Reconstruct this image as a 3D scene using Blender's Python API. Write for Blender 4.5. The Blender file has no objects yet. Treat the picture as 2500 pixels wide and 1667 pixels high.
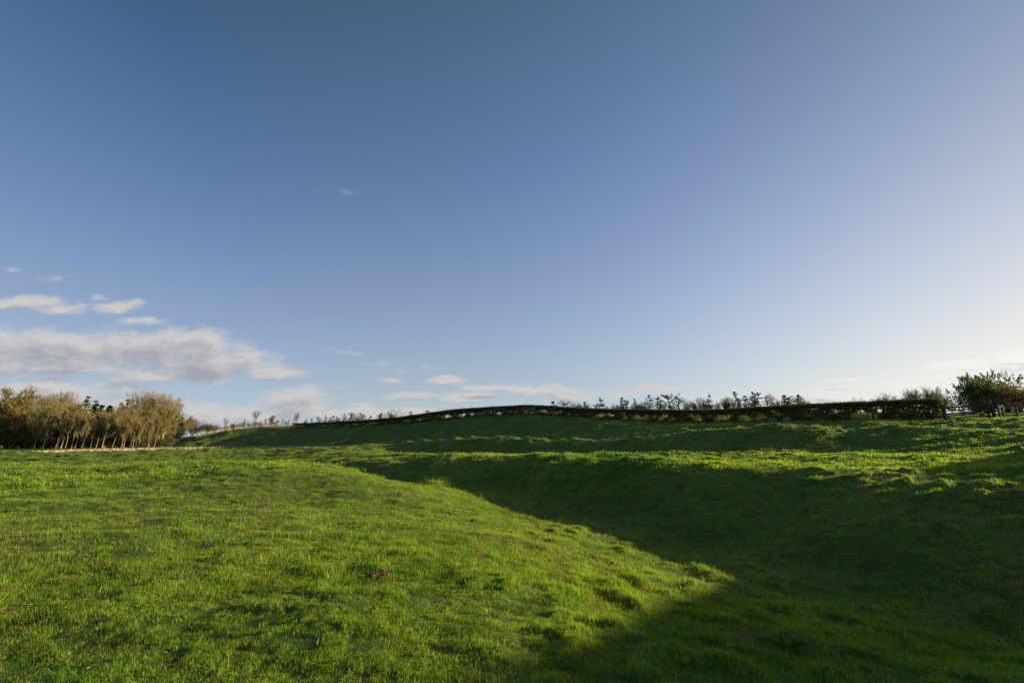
import bpy, bmesh, math, random
import numpy as np
from mathutils import Vector

# ------------------------------------------------------------------ camera
sc = bpy.context.scene
PITCH = math.radians(12.34)
FPX = 1150.0                       # focal length in pixels of the 2500 px wide photograph
EYE = 1.65
cam_d = bpy.data.cameras.new('camera')
cam_d.sensor_width = 36.0
cam_d.lens = FPX / 2500.0 * 36.0
cam_d.clip_start = 0.05
cam_d.clip_end = 9000.0
cam = bpy.data.objects.new('camera', cam_d)
sc.collection.objects.link(cam)
cam.location = (0, 0, EYE)
cam.rotation_euler = (math.pi / 2 + PITCH, 0, 0)
sc.camera = cam

# ------------------------------------------------------------------ sun, sky, exposure
SUN_AZ = math.radians(80.0)        # clockwise from +Y (straight ahead)
SUN_EL = math.radians(10.2)
sun_dir = Vector((math.sin(SUN_AZ) * math.cos(SUN_EL), math.cos(SUN_AZ) * math.cos(SUN_EL), math.sin(SUN_EL)))
sd = bpy.data.lights.new('sun', 'SUN')
sd.energy = 5.0
sd.angle = math.radians(0.5)
sd.color = (1.0, 0.88, 0.50)
so = bpy.data.objects.new('sun', sd)
sc.collection.objects.link(so)
so.rotation_euler = (-sun_dir).to_track_quat('-Z', 'Y').to_euler()

vs = sc.view_settings
vs.view_transform = 'Standard'
vs.look = 'None'
vs.exposure = 1.0
vs.gamma = 1.0
vs.use_curve_mapping = False

CP, SP = math.cos(PITCH), math.sin(PITCH)
def ray(u, v):
    """direction through pixel (u, v) of the photograph, scaled so that y = 1 -> (a, b)"""
    dx, dv = u - 1250.0, v - 833.5
    y = FPX * CP + dv * SP
    return dx / y, (FPX * SP - dv * CP) / y

def lin(c):
    return tuple(((x / 255.0) / 12.92 if x / 255.0 <= 0.04045 else ((x / 255.0 + 0.055) / 1.055) ** 2.4) for x in c)

class NT:
    """tiny node-tree helper"""
    def __init__(s, nt): s.nt = nt
    def n(s, t, **kw):
        nd = s.nt.nodes.new(t)
        for k, v in kw.items(): setattr(nd, k, v)
        return nd
    def link(s, a, b): s.nt.links.new(a, b)
    def val(s, sock, v):
        if isinstance(v, bpy.types.NodeSocket): s.link(v, sock)
        elif v is not None: sock.default_value = v
    def m(s, op, a, b=None, c=None, clamp=False):
        nd = s.n('ShaderNodeMath', operation=op, use_clamp=clamp)
        s.val(nd.inputs[0], a); s.val(nd.inputs[1], b)
        if c is not None: s.val(nd.inputs[2], c)
        return nd.outputs[0]
    def v(s, op, a, b=None, c=None):
        nd = s.n('ShaderNodeVectorMath', operation=op)
        s.val(nd.inputs[0], a)
        if b is not None: s.val(nd.inputs[1], b)
        if c is not None: s.val(nd.inputs[2], c)
        return nd.outputs['Value'] if op in ('DOT_PRODUCT', 'LENGTH', 'DISTANCE') else nd.outputs[0]
    def noise(s, vec, scale, detail=4, rough=0.55, dist=0.0, dim='3D', w=None):
        nd = s.n('ShaderNodeTexNoise', noise_dimensions=dim)
        if vec is not None: s.link(vec, nd.inputs['Vector'])
        nd.inputs['Scale'].default_value = scale; nd.inputs['Detail'].default_value = detail
        nd.inputs['Roughness'].default_value = rough; nd.inputs['Distortion'].default_value = dist
        return nd.outputs['Fac']
    def mr(s, x, a, b, c=0.0, d=1.0, smooth=False):
        nd = s.n('ShaderNodeMapRange')
        if smooth: nd.interpolation_type = 'SMOOTHSTEP'
        s.val(nd.inputs[0], x)
        for i, q in enumerate((a, b, c, d)): s.val(nd.inputs[i + 1], q)
        return nd.outputs[0]
    def mix(s, f, a, b, mode='MIX'):
        nd = s.n('ShaderNodeMix', data_type='RGBA', blend_type=mode)
        s.val(nd.inputs[0], f)
        s.val(nd.inputs[6], a if isinstance(a, bpy.types.NodeSocket) else (*a, 1.0))
        s.val(nd.inputs[7], b if isinstance(b, bpy.types.NodeSocket) else (*b, 1.0))
        return nd.outputs[2]
    def ramp(s, f, stops):
        nd = s.n('ShaderNodeValToRGB')
        el = nd.color_ramp.elements
        while len(el) < len(stops): el.new(0.5)
        for e, (p, c) in zip(el, stops): e.position = p; e.color = (*c, 1)
        s.val(nd.inputs[0], f)
        return nd.outputs[0]

# clouds: (u, v, half width, half height, opacity); directions on the sky, not screen positions
CLOUDS = [
 (130,850,320,52,1),(385,852,210,56,1),(500,888,190,40,1),(592,880,66,44,1),(662,908,95,18,1),
 (120,893,300,24,1),(400,915,180,20,1),(505,927,80,13,.9),
 (40,742,140,22,1),(150,757,85,17,.95),(285,752,70,17,.8),(345,782,70,13,.8),(325,742,45,12,.6),(245,724,34,11,.2),(140,680,95,16,.02),(25,660,34,9,-.05),
 (80,960,300,42,.75),(270,992,220,26,.95),(715,985,110,46,.85),(745,960,60,30,.8),(560,1012,260,32,.7),(880,1010,140,20,.9),
 (1140,968,75,14,1),(1010,963,85,10,.95),(1205,944,90,11,1),(1300,950,90,13,1),(1395,962,70,18,.95),(1090,925,48,11,.9),(955,925,48,8,.6),
 (880,983,60,5,.6),(840,860,90,9,.1),(930,888,60,13,.15),(1045,893,45,16,.12),(985,905,60,9,.1),(1340,937,35,6,.4),
 (820,467,80,18,-.1),
 (1610,947,56,10,1),(1530,958,75,8,.8),(2020,957,90,12,.9),(2060,972,170,12,.5),(2060,930,65,5,.5),
 (2340,894,80,15,1),(2475,872,70,18,1),(2150,913,30,7,.3),(2440,905,90,10,.4),(2180,934,40,4,.5),(1010,1003,120,10,.8)]

def build_world():
    w = bpy.data.worlds.new('World'); sc.world = w; w.use_nodes = True
    w.node_tree.nodes.clear()
    t = NT(w.node_tree)
    # density group: vector on the (x/y, z/y) chart -> density
    g = bpy.data.node_groups.new('cloud_density', 'ShaderNodeTree')
    g.interface.new_socket('P', in_out='INPUT', socket_type='NodeSocketVector')
    g.interface.new_socket('D', in_out='OUTPUT', socket_type='NodeSocketFloat')
    q = NT(g)
    gi = q.n('NodeGroupInput'); go = q.n('NodeGroupOutput')
    P0 = gi.outputs[0]
    sc1 = q.v('MULTIPLY', P0, (1.0, 2.6, 1.0))
    n1 = q.n('ShaderNodeTexNoise'); q.link(sc1, n1.inputs['Vector'])
    n1.inputs['Scale'].default_value = 9.0; n1.inputs['Detail'].default_value = 5; n1.inputs['Roughness'].default_value = 0.55
    off = q.v('MULTIPLY', q.v('SUBTRACT', n1.outputs['Color'], (0.5, 0.5, 0.5)), (0.075, 0.034, 0.0))
    P = q.v('ADD', P0, off)
    acc = None
    for (u, v, ru, rv, op) in CLOUDS:
        a, b = ray(u, v)
        ra, rb = ru / FPX * 1.05, rv / FPX * 1.05
        d = q.v('MULTIPLY_ADD', P, (1 / ra, 1 / rb, 0), (-a / ra, -b / rb, 0))
        r2 = q.v('DOT_PRODUCT', d, d)
        e = q.m('MULTIPLY', q.m('POWER', 0.42, r2), .45 + .55 * op)
        acc = e if acc is None else q.m('MAXIMUM', acc, e)
    sc2 = q.v('MULTIPLY', P0, (1.0, 2.1, 1.0))
    n2 = q.noise(sc2, 13.0, 8, 0.62, 0.25)
    dens = q.m('ADD', q.m('MULTIPLY', acc, 1.40), q.m('MULTIPLY', q.m('SUBTRACT', n2, 0.5), 1.9))
    q.link(dens, go.inputs[0])
    tc = t.n('ShaderNodeTexCoord')
    sep = t.n('ShaderNodeSeparateXYZ'); t.link(tc.outputs['Generated'], sep.inputs[0])
    yy = t.m('MAXIMUM', sep.outputs[1], 0.02)
    comb = t.n('ShaderNodeCombineXYZ')
    t.link(t.m('DIVIDE', sep.outputs[0], yy), comb.inputs[0])
    t.link(t.m('DIVIDE', sep.outputs[2], yy), comb.inputs[1])
    def cd(vec):
        nd = t.n('ShaderNodeGroup'); nd.node_tree = g; t.link(vec, nd.inputs[0]); return nd.outputs[0]
    P = comb.outputs[0]
    d1 = cd(P)
    d2 = cd(t.v('ADD', P, (0.012, 0.020, 0)))
    grad = t.m('SUBTRACT', d1, d2)
    thick = t.mr(d1, 0.75, 1.75, 0, 1, True)
    d1 = t.m('MULTIPLY', t.mr(d1, 0.40, 1.25, 0, 1, True), t.mr(sep.outputs[1], 0.1, 0.3))
    sky = t.n('ShaderNodeTexSky', sky_type='NISHITA')
    sky.sun_disc = False
    sky.sun_elevation = SUN_EL
    sky.sun_rotation = SUN_AZ
    sky.altitude = 200; sky.air_density = 1.0; sky.dust_density = 0.6; sky.ozone_density = 3.0
    # evening haze over the clear sky: a smooth function of height above the horizon and of the angle to the sun
    z = t.m('MINIMUM', t.m('MAXIMUM', sep.outputs[2], 0.0), 0.85)
    dt = t.v('DOT_PRODUCT', tc.outputs['Generated'], tuple(sun_dir))
    gg = t.m('MINIMUM', t.m('MAXIMUM', dt, -0.3), 0.93)
    C = fit_sky()
    acc = None
    for k, (fz, fg) in enumerate(SKY_POW):
        f = 1.0
        if fz + fg == 0: vec = tuple(C[k]); acc = vec; continue
        term = None
        for _ in range(fz): term = z if term is None else t.m('MULTIPLY', term, z)
        for _ in range(fg): term = gg if term is None else t.m('MULTIPLY', term, gg)
        cc = t.n('ShaderNodeCombineXYZ')
        for i in range(3): t.link(term, cc.inputs[i])
        acc = t.v('MULTIPLY_ADD', cc.outputs[0], tuple(C[k]), acc)
    sp3 = t.n('ShaderNodeSeparateXYZ'); t.link(acc, sp3.inputs[0])
    cb3 = t.n('ShaderNodeCombineXYZ')
    for i in range(3):
        t.link(t.m('MULTIPLY', t.m('POWER', t.m('MINIMUM', t.m('MAXIMUM', sp3.outputs[i], 0.02), 0.97), 2.2), 1.0 / (SKY_STRENGTH * 2 ** 1.0)), cb3.inputs[i])
    clear = t.mix(0.85, t.v('MINIMUM', sky.outputs[0], (9.0, 9.0, 9.0)), cb3.outputs[0])
    light = t.m('ADD', t.m('MULTIPLY_ADD', thick, -0.95, 0.80), t.m('MULTIPLY', grad, 1.5), None, True)
    near = t.mr(dt, 0.45, 0.95, 0, 1)
    ccol = t.mix(light, t.mix(near, SKY_SHADE, (6.0, 6.0, 6.0)), t.mix(near, SKY_LIT, (10.2, 10.0, 9.6)))
    mixed = t.mix(t.m('MULTIPLY', d1, 0.9), clear, ccol)
    bg = t.n('ShaderNodeBackground'); t.link(mixed, bg.inputs[0]); bg.inputs[1].default_value = SKY_STRENGTH
    out = t.n('ShaderNodeOutputWorld'); t.link(bg.outputs[0], out.inputs[0])
    w.cycles.sampling_method = 'MANUAL'; w.cycles.sample_map_resolution = 512
SKY_STRENGTH = 0.05
SKY_LIT = (6.3, 6.0, 5.85)
SKY_SHADE = (3.6, 3.75, 4.2)
SKY_POW = [(0, 0), (1, 0), (0, 1), (2, 0), (1, 1), (0, 2), (0, 3), (1, 2)]
SKY_OBS = [(20,20,77,108,150),(1250,20,75,104,136),(2480,20,143,160,186),(1250,420,104,132,171),(0,520,118,146,186),(2480,520,200,206,220),
 (1250,800,150,171,200),(1250,930,175,197,212),(2480,800,230,231,229),(2000,900,220,226,226),(20,700,140,163,205),(2000,400,150,168,205),(2000,20,100,124,158),
 (600,950,180,200,215),(20,930,180,197,212),(2000,700,185,197,220),(600,300,85,118,162),(600,700,130,155,198),(1700,850,190,205,218),(1250,250,92,121,160),(1900,500,158,178,212),(2480,300,174,186,208),(1700,600,150,173,210),(2250,650,200,208,222),(900,550,112,140,182)]
def fit_sky():
    A, B = [], []
    for u, v, r, g_, b_ in SKY_OBS:
        aa, bb = ray(u, v); d = Vector((aa, 1, bb)).normalized()
        zz, gg = d.z, min(max(d.dot(sun_dir), -0.3), 0.93)
        A.append([zz ** i * gg ** j for i, j in SKY_POW]); B.append([(np.array(lin((q,)))[0]) ** (1 / 2.2) for q in (r + 5, g_ + 4, b_ + 4)])
    A = np.array(A); B = np.array(B)
    W_ = np.array([3.0 if i < 7 else 1.0 for i in range(len(A))])[:, None]; A, B = A * W_, B * W_
    return np.linalg.solve(A.T @ A + np.eye(A.shape[1]) * 1e-4, A.T @ B)
build_world()

# ------------------------------------------------------------------ terrain height field
def P(u, v, y):                     # a ground point seen at pixel (u, v) at forward distance y
    a, b = ray(u, v)
    return (a * y, y, EYE + b * y)
def Z(x, y, z): return (x, y, z)
def LINE(k, step=70):               # evenly spaced ground points along a ridge or foot given by a few (u, v, y) knots
    k = np.array(k, float); u = np.linspace(k[0, 0], k[-1, 0], int((k[-1, 0] - k[0, 0]) / step) + 1)
    return [P(a, b, c) for a, b, c in zip(u, np.interp(u, k[:, 0], k[:, 1]), np.interp(u, k[:, 0], k[:, 2]))]
def BACK(k, dy, dz, step=70):       # the same line moved dy farther and dz lower: the dip behind a crest
    return [(x * (y + dy) / y, y + dy, z - dz) for x, y, z in LINE(k, step)]
R1 = [(1000,1075,68),(1150,1066,60),(1250,1067,56),(1400,1071,52),(1500,1072,49),(1600,1066,46),(1700,1055,43),(1800,1044,40),(1900,1038,37),(1980,1041,36),(2060,1050,34.5),(2150,1047,34),(2250,1040,33)]
TP = [
 # near ground and the left mound
 P(0,1667,3.8),P(600,1667,3.8),P(1250,1667,3.8),P(1600,1667,3.9),P(1900,1667,4.1),P(2500,1667,4.6),
 P(0,1450,5.75),P(500,1450,5.8),P(900,1450,5.8),P(1250,1450,6.0),
 P(0,1300,8.8),P(400,1300,8.8),P(800,1300,8.9),P(1100,1320,8.8),
 P(0,1200,14.5),P(400,1200,14.5),P(750,1205,14.0),P(950,1240,12.5),
 P(0,1137,24),P(350,1134,24),P(600,1131,24),P(730,1133,22.5),P(820,1142,20.5),P(900,1160,18.5),P(980,1190,16.5),
 P(1150,1250,13.5),P(1400,1350,9.6),P(1500,1450,7.4),
 # behind the mound: ditch running off to the left
 Z(-26,30,-.05),Z(-16,31,-.35),Z(-9,29,-.55),Z(-5,24,-.5),
 P(0,1127,45),P(350,1126,47),P(600,1124,50),
 # ditch bottom
 P(1050,1178,23.5),P(1200,1212,20.5),P(1400,1275,15.6),P(1600,1335,12.8),P(1810,1395,10.6),P(2050,1480,8.2),P(2300,1580,6.3),
 # foot of the far bank, its crest and the flat lip
 *LINE([(900,1140,31),(1100,1165,26.5),(1300,1195,22.5),(1500,1225,18.8),(1700,1275,15.2),(1900,1335,12.6),(2100,1400,10.4),(2300,1480,8.4),(2500,1560,7.2)]),
 *LINE([(750,1119,42),(900,1116,36),(1100,1114,30.5),(1250,1115,27.5),(1400,1118,24.5),(1550,1124,22),(1700,1131,20),(1900,1141,17.8),(2100,1152,15.8),(2300,1166,14),(2500,1150,13.5)]),
 *LINE([(1000,1113.5,36),(1100,1112,33.5),(1250,1113,30),(1400,1115,27),(1550,1121,24.2),(1700,1127,22),(1900,1136,19.5),(2100,1146,17.2),(2300,1158,15.3)]),
 *LINE([(1050,1108,42),(1250,1109,36.5),(1400,1110,33),(1700,1110,28),(2000,1108,24),(2250,1120,20)],140),
 # the second ridge: foot, crest and the dip behind it
 *LINE([(1000,1098,62.5),(1150,1102,55),(1250,1102,51.5),(1400,1099,47.5),(1500,1097,44.5),(1600,1094,41.5),(1700,1090,38.5),(1800,1087,35.6),(1900,1086,33),(2000,1084,31.8),(2100,1082,31),(2200,1078,30.5)], 36),
 P(0,1104,62),P(250,1104,70),P(400,1101,76),P(550,1098,81),P(680,1096,85),P(780,1093,84),P(900,1085,76),
 *LINE(R1, 36),*BACK([q for q in R1 if q[0] < 2260], 3.5, .42, 36),
 *BACK([q for q in R1 if q[0] < 1420], 8, .75),*BACK([q for q in R1 if 1400 <= q[0] <= 1800], 8, -.05),
 P(2400,1035,33),P(2500,1045,28),P(2500,1095,21),
 # the hillside between the dip and the hedge
 *LINE([(700,1075,124),(850,1066,107),(1000,1069,91),(1120,1062,83),(1250,1058,75.5),(1400,1056,69),(1550,1052,62.5)]),
 P(550,1083,121),P(1900,1035,47),P(2050,1036,43),P(2150,1032,41),
 # hedge foot line
 *LINE([(720,1043,145),(800,1041,135),(880,1038,122),(1000,1031,105),(1120,1019,97),(1250,1011,90),(1350,1013,85),(1500,1024,78),(1600,1029,72),(1700,1031,66),(1850,1030,57),
 (2000,1026,50),(2150,1023,46.5),(2300,1022,44),(2420,1021,42),(2500,1020,41)], 42),
 # hill crest to the left
 P(640,1045,142),P(560,1054,138),P(500,1068,132),P(440,1082,124),P(380,1092,118),
 # foot of the hill and the wall line
 P(0,1118,72),P(250,1111,82),P(400,1107,88),P(600,1103,95),P(700,1101,98),P(780,1099,99),P(870,1086,102),P(0,1104,90),P(250,1098,98),P(600,1091,118),P(400,1093,116),
 # ground in the wood and beyond
 P(0,1094,130),P(200,1093,130),P(330,1091,135),P(0,1090,190),P(250,1088,200),P(430,1073,230),P(520,1060,230),
 P(650,1050,200),P(900,1052,180),Z(0,130,6.3),P(1500,1022,120),*LINE([(880,1043,132),(1000,1036,114),(1120,1025,106),(1250,1017,99),(1350,1019,95)],60),P(1700,1013,110),P(1900,1010,100),P(2100,1008,85),P(2300,1013,75),P(2450,1013,65),
 Z(20,200,8),Z(90,160,8),Z(120,200,8),Z(110,100,6),P(900,1050,300),P(500,1062,350),P(100,1080,350),
 # off the frame
 Z(-8,3,.1),Z(-20,6,.2),Z(-25,-20,0),Z(0,-6,.1),Z(0,-1.5,0.02),Z(0,1.2,0.02),Z(2.2,0,-.1),Z(6,-4,0),Z(20,-20,.5),Z(0,-40,0),
 Z(6.5,3,-.5),Z(10,4,.2),Z(20,8,1.0),Z(30,12,1.6),Z(45,40,4.2),Z(60,30,4),Z(70,70,6),Z(60,0,3),
 Z(-60,20,0),Z(-110,60,0),Z(-60,-60,0),Z(60,-60,1),Z(0,-200,0),Z(-300,0,0),Z(300,0,5),Z(200,200,8),Z(-300,300,4),
 Z(0,900,0),Z(-900,600,0),Z(900,600,4),Z(0,-900,0),Z(900,-600,0),Z(-900,-600,0),
]
TPA = np.array(TP, float)
BETA = 1.6
def warp(x, y):
    r = np.hypot(x, y)
    L = np.log(r / 3.0 + 1.0)
    k = L / np.maximum(r, 1e-6)
    return np.stack([x * k, y * k], -1)
def kern(A, B):
    d2 = (A[:, None, 0] - B[None, :, 0]) ** 2 + (A[:, None, 1] - B[None, :, 1]) ** 2
    return d2 ** (BETA / 2)
WA = warp(TPA[:, 0], TPA[:, 1])
nT = len(TPA)
big = np.zeros((nT + 1, nT + 1))
big[:nT, :nT] = kern(WA, WA) - np.eye(nT) * 0.0003
big[:nT, nT] = 1; big[nT, :nT] = 1
COEF = np.linalg.solve(big, np.concatenate([TPA[:, 2], [0]]))

_rs = np.random.RandomState(7)
_perm = _rs.permutation(4096)
_ga = _rs.rand(4096) * 2 * np.pi
_gx, _gy = np.cos(_ga), np.sin(_ga)
def pnoise(x, y, seed=0):
    x = np.asarray(x, float) + seed * 37.17; y = np.asarray(y, float) - seed * 91.3
    xi = np.floor(x).astype(np.int64); yi = np.floor(y).astype(np.int64)
    fx, fy = x - xi, y - yi
    def gr(ix, iy, dx, dy):
        h = _perm[(_perm[ix & 4095] + iy) & 4095]
        return _gx[h] * dx + _gy[h] * dy
    u = fx * fx * fx * (fx * (fx * 6 - 15) + 10); v = fy * fy * fy * (fy * (fy * 6 - 15) + 10)
    a = gr(xi, yi, fx, fy); b = gr(xi + 1, yi, fx - 1, fy)
    c = gr(xi, yi + 1, fx, fy - 1); d = gr(xi + 1, yi + 1, fx - 1, fy - 1)
    return (a + (b - a) * u + ((c + (d - c) * u) - (a + (b - a) * u)) * v) * 1.4
def smooth(x, a, b):
    t = np.clip((np.asarray(x, float) - a) / (b - a), 0, 1); return t * t * (3 - 2 * t)
def tuss(x, y):
    """tussock relief, metres"""
    r = np.hypot(x, y)
    n1 = pnoise(x * .9, y * .9, 1); n2 = pnoise(x * 2.1, y * 2.1, 2); n3 = pnoise(x * 0.33, y * 0.33, 3)
    w = 0.55 + 0.6 * pnoise(x * .15, y * .15, 4)
    n4 = pnoise(x * 4.3, y * 4.3, 8)
    mr_ = 0.75 + 1.5 * smooth(x / np.maximum(y, .5), -0.15, 0.25)
    h = 0.045 * n1 + 0.075 * mr_ * np.maximum(0, n2 + 0.35 * n1 + 0.25 * n4 - 0.12) * (0.25 + w) + 0.014 * n4
    h = h + 0.07 * n3 * smooth(r, 6, 20)
    far = smooth(r, 14, 30)
    far = far * (1 + 0.6 * smooth(-x / np.maximum(y, 1), 0.1, 0.5) * smooth(r, 30, 45))
    h = h + far * (0.20 * pnoise(x * .40, y * .40, 5) + 0.13 * np.abs(pnoise(x * .95, y * .95, 6))) * (0.4 + w)
    return h
# unseen rise added off frame, toward the sun; crest shaped to shade the foreground
SX, SY = math.sin(SUN_AZ), math.cos(SUN_AZ)
KS = [-60, -20, -5, 0, 3.7, 4.63, 5.52, 7.5, 9.55, 10.7, 11.6, 13.5, 14.8, 16.0, 17.5, 20]
KZ = [1, 3, 5.3, 5.4, 5.28, 4.95, 4.69, 3.92, 3.16, 3.22, 3.28, 3.2, 1.9, 0.6, -2, -5]
def shade_rise(x, y):
    s = -SY * x + SX * y; t = SX * x + SY * y
    w = np.exp(-((t - 30) / 5.5) ** 2)
    return np.interp(s, KS, KZ), w
def base_h(x, y):
    x = np.atleast_1d(np.asarray(x, float)); y = np.atleast_1d(np.asarray(y, float))
    out = np.empty(x.shape).ravel(); xf, yf = x.ravel(), y.ravel()
    for i in range(0, len(xf), 20000):
        W = warp(xf[i:i + 20000], yf[i:i + 20000])
        out[i:i + 20000] = kern(W, WA) @ COEF[:nT] + COEF[nT]
    k, w = shade_rise(xf, yf)
    out = out + np.maximum(k - out, 0) * w
    return out.reshape(x.shape)
def height(x, y, relief=True):
    x = np.atleast_1d(np.asarray(x, float)); y = np.atleast_1d(np.asarray(y, float))
    h = base_h(x, y)
    return h + tuss(x, y) * (1 - smooth(np.hypot(x, y), 120, 220)) if relief else h
def hz(x, y): return float(height(x, y)[0])
# fast lookup on the polar grid (bilinear), used for scattering
def vary(lst):
    return np.array(lst)

def link(o, parent=None):
    sc.collection.objects.link(o)
    if parent is not None: o.parent = parent
    return o
def mesh_obj(name, verts, faces, mat, parent=None, smooth_=False, attrs=None):
    me = bpy.data.meshes.new(name)
    verts = np.asarray(verts, np.float32)
    if isinstance(faces, np.ndarray):
        nf, k = faces.shape
        me.vertices.add(len(verts)); me.vertices.foreach_set('co', verts.ravel())
        me.loops.add(nf * k); me.loops.foreach_set('vertex_index', faces.astype(np.int32).ravel())
        me.polygons.add(nf); me.polygons.foreach_set('loop_start', np.arange(0, nf * k, k, dtype=np.int32))
        me.polygons.foreach_set('loop_total', np.full(nf, k, np.int32))
        me.update(calc_edges=True)
    else:
        me.from_pydata([tuple(v) for v in verts], [], faces); me.update()
    me.validate()
    if smooth_: me.shade_smooth()
    if attrs:
        for k_, a in attrs.items():
            at = me.attributes.new(k_, 'FLOAT', 'POINT'); at.data.foreach_set('value', np.asarray(a, np.float32))
    if mat is not None: me.materials.append(mat)
    return link(bpy.data.objects.new(name, me), parent)
def tag(o, label=None, cat=None, group=None, kind=None):
    if label: o['label'] = label
    if cat: o['category'] = cat
    if group: o['group'] = group
    if kind: o['kind'] = kind
    return o
def empty(name, loc, rz=0.0, scale=1.0):
    o = bpy.data.objects.new(name, None); o.empty_display_size = 0.3
    o.location = loc; o.rotation_euler = (0, 0, rz); o.scale = (scale,) * 3 if not isinstance(scale, tuple) else scale
    return link(o)

# ------------------------------------------------------------------ materials
def new_mat(name):
    m = bpy.data.materials.new(name); m.use_nodes = True
    m.node_tree.nodes.clear()
    return m, NT(m.node_tree)
def finish(t, shader):
    o = t.n('ShaderNodeOutputMaterial'); t.link(shader, o.inputs[0])
def principled(t, col, rough=0.8, spec=0.3, normal=None):
    p = t.n('ShaderNodeBsdfPrincipled')
    t.val(p.inputs['Base Color'], col if isinstance(col, bpy.types.NodeSocket) else (*col, 1))
    t.val(p.inputs['Roughness'], rough); t.val(p.inputs['Specular IOR Level'], spec)
    if normal is not None: t.link(normal, p.inputs['Normal'])
    return p.outputs[0]
def world_pos(t):
    g = t.n('ShaderNodeNewGeometry'); return g.outputs['Position']

def grass_colour(t, pos):
    """green of the pasture: patches of fresh, dull and straw-brown grass, with painted tussock shade"""
    a = t.noise(pos, 0.35, 4, 0.6); b = t.noise(pos, 2.3, 4, 0.65); c = t.noise(pos, 0.09, 2, 0.5)
    g = t.ramp(a, [(0.28, (0.118, 0.228, 0.024)), (0.5, (0.215, 0.330, 0.038)), (0.72, (0.320, 0.400, 0.060))])
    br = t.m('MULTIPLY', t.mr(b, 0.47, 0.66, 0, 1, True), t.mr(c, 0.40, 0.58, 0.3, 1.0, True))
    d = t.noise(pos, 1.4, 3, 0.65)
    g = t.mix(t.mr(d, 0.48, 0.64, 0, 0.8, True), g, t.mix(1.0, g, (0.42, 0.52, 0.55), 'MULTIPLY'))  # dull-grass mottling that also paints in the shade between tussocks
    return t.mix(t.m('MULTIPLY', br, 0.75), g, (0.24, 0.16, 0.06))
def mat_ground():
    m, t = new_mat('pasture_turf')
    pos = world_pos(t)
    col = grass_colour(t, pos)
    col = t.mix(1.0, col, (0.62, 0.60, 0.62), 'MULTIPLY')        # thatch and soil under the blades
    f = t.noise(pos, 14.0, 5, 0.7); f2 = t.noise(pos, 55.0, 3, 0.7)
    col = t.mix(t.mr(f, 0.35, 0.7), col, t.mix(0.6, col, (0.02, 0.035, 0.006)), 'MIX')
    bump = t.n('ShaderNodeBump'); bump.inputs['Strength'].default_value = 0.9; bump.inputs['Distance'].default_value = 0.05
    t.link(t.m('ADD', f, t.m('MULTIPLY', f2, 0.5)), bump.inputs['Height'])
    finish(t, principled(t, col, 0.9, 0.15, bump.outputs[0]))
    return m

# ------------------------------------------------------------------ ground sheet
def build_ground(nr=900, na=900):
    r = np.concatenate([[0.0], np.geomspace(0.6, 150, nr), np.geomspace(152, 2500, 60)])
    a1 = np.linspace(-math.radians(53), math.radians(53), na)
    a2 = np.linspace(math.radians(53), math.radians(307), 160)[1:-1]
    A = np.concatenate([a1, a2])
    R, AA = np.meshgrid(r[1:], A, indexing='ij')
    X, Y = R * np.sin(AA), R * np.cos(AA)
    Zz = height(X, Y)
    V = np.stack([X, Y, Zz], -1).reshape(-1, 3)
    V = np.concatenate([V, [[0, 0, hz(0.0, 0.0)]]])
    nA = len(A); nR = len(r) - 1
    i = np.arange(nR - 1)[:, None]; j = np.arange(nA)[None, :]; j2 = (j + 1) % nA
    F = np.stack([i * nA + j, (i + 1) * nA + j, (i + 1) * nA + j2, i * nA + j2], -1).reshape(-1, 4)[:, ::-1]
    c = len(V) - 1
    jj = np.arange(nA)
    T = np.stack([jj, (jj + 1) % nA, np.full(nA, c), ], -1)
    # centre fan as quads degenerate -> triangles joined in python list is slow; keep quads and add a tiny fan mesh by 4-gons
    F2 = np.stack([jj[::2], (jj[::2] + 1) % nA, (jj[::2] + 2) % nA, np.full(len(jj[::2]), c)], -1)
    o = mesh_obj('ground', V, np.concatenate([F, F2[:, ::-1]]), mat_ground(), smooth_=True)
    o['kind'] = 'structure'
    return o
ground = build_ground()

# ------------------------------------------------------------------ helpers for placing by sight line on the terrain
_gu = None
def ground_hit(u, v, y0=2.0, y1=420.0):
    a, b = ray(u, v)
    y = np.geomspace(y0, y1, 900); h = height(a * y, y); d = (EYE + b * y) - h
    i = np.where(d < 0)[0]
    if len(i) == 0: k = len(y) - 1
    else: k = max(i[0], 1)
    yy = y[k]
    if 0 < k and d[k - 1] > 0 > d[k]:
        f = d[k - 1] / (d[k - 1] - d[k]); yy = y[k - 1] + f * (y[k] - y[k - 1])
    return Vector((a * yy, yy, hz(a * yy, yy)))
def at(u, y):                        # ground point under column u at forward distance y
    a, _ = ray(u, 1040); x = a * y
    return Vector((x, y, hz(x, y)))
def z_at(v, y): return EYE + ray(1250, v)[1] * y

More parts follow.
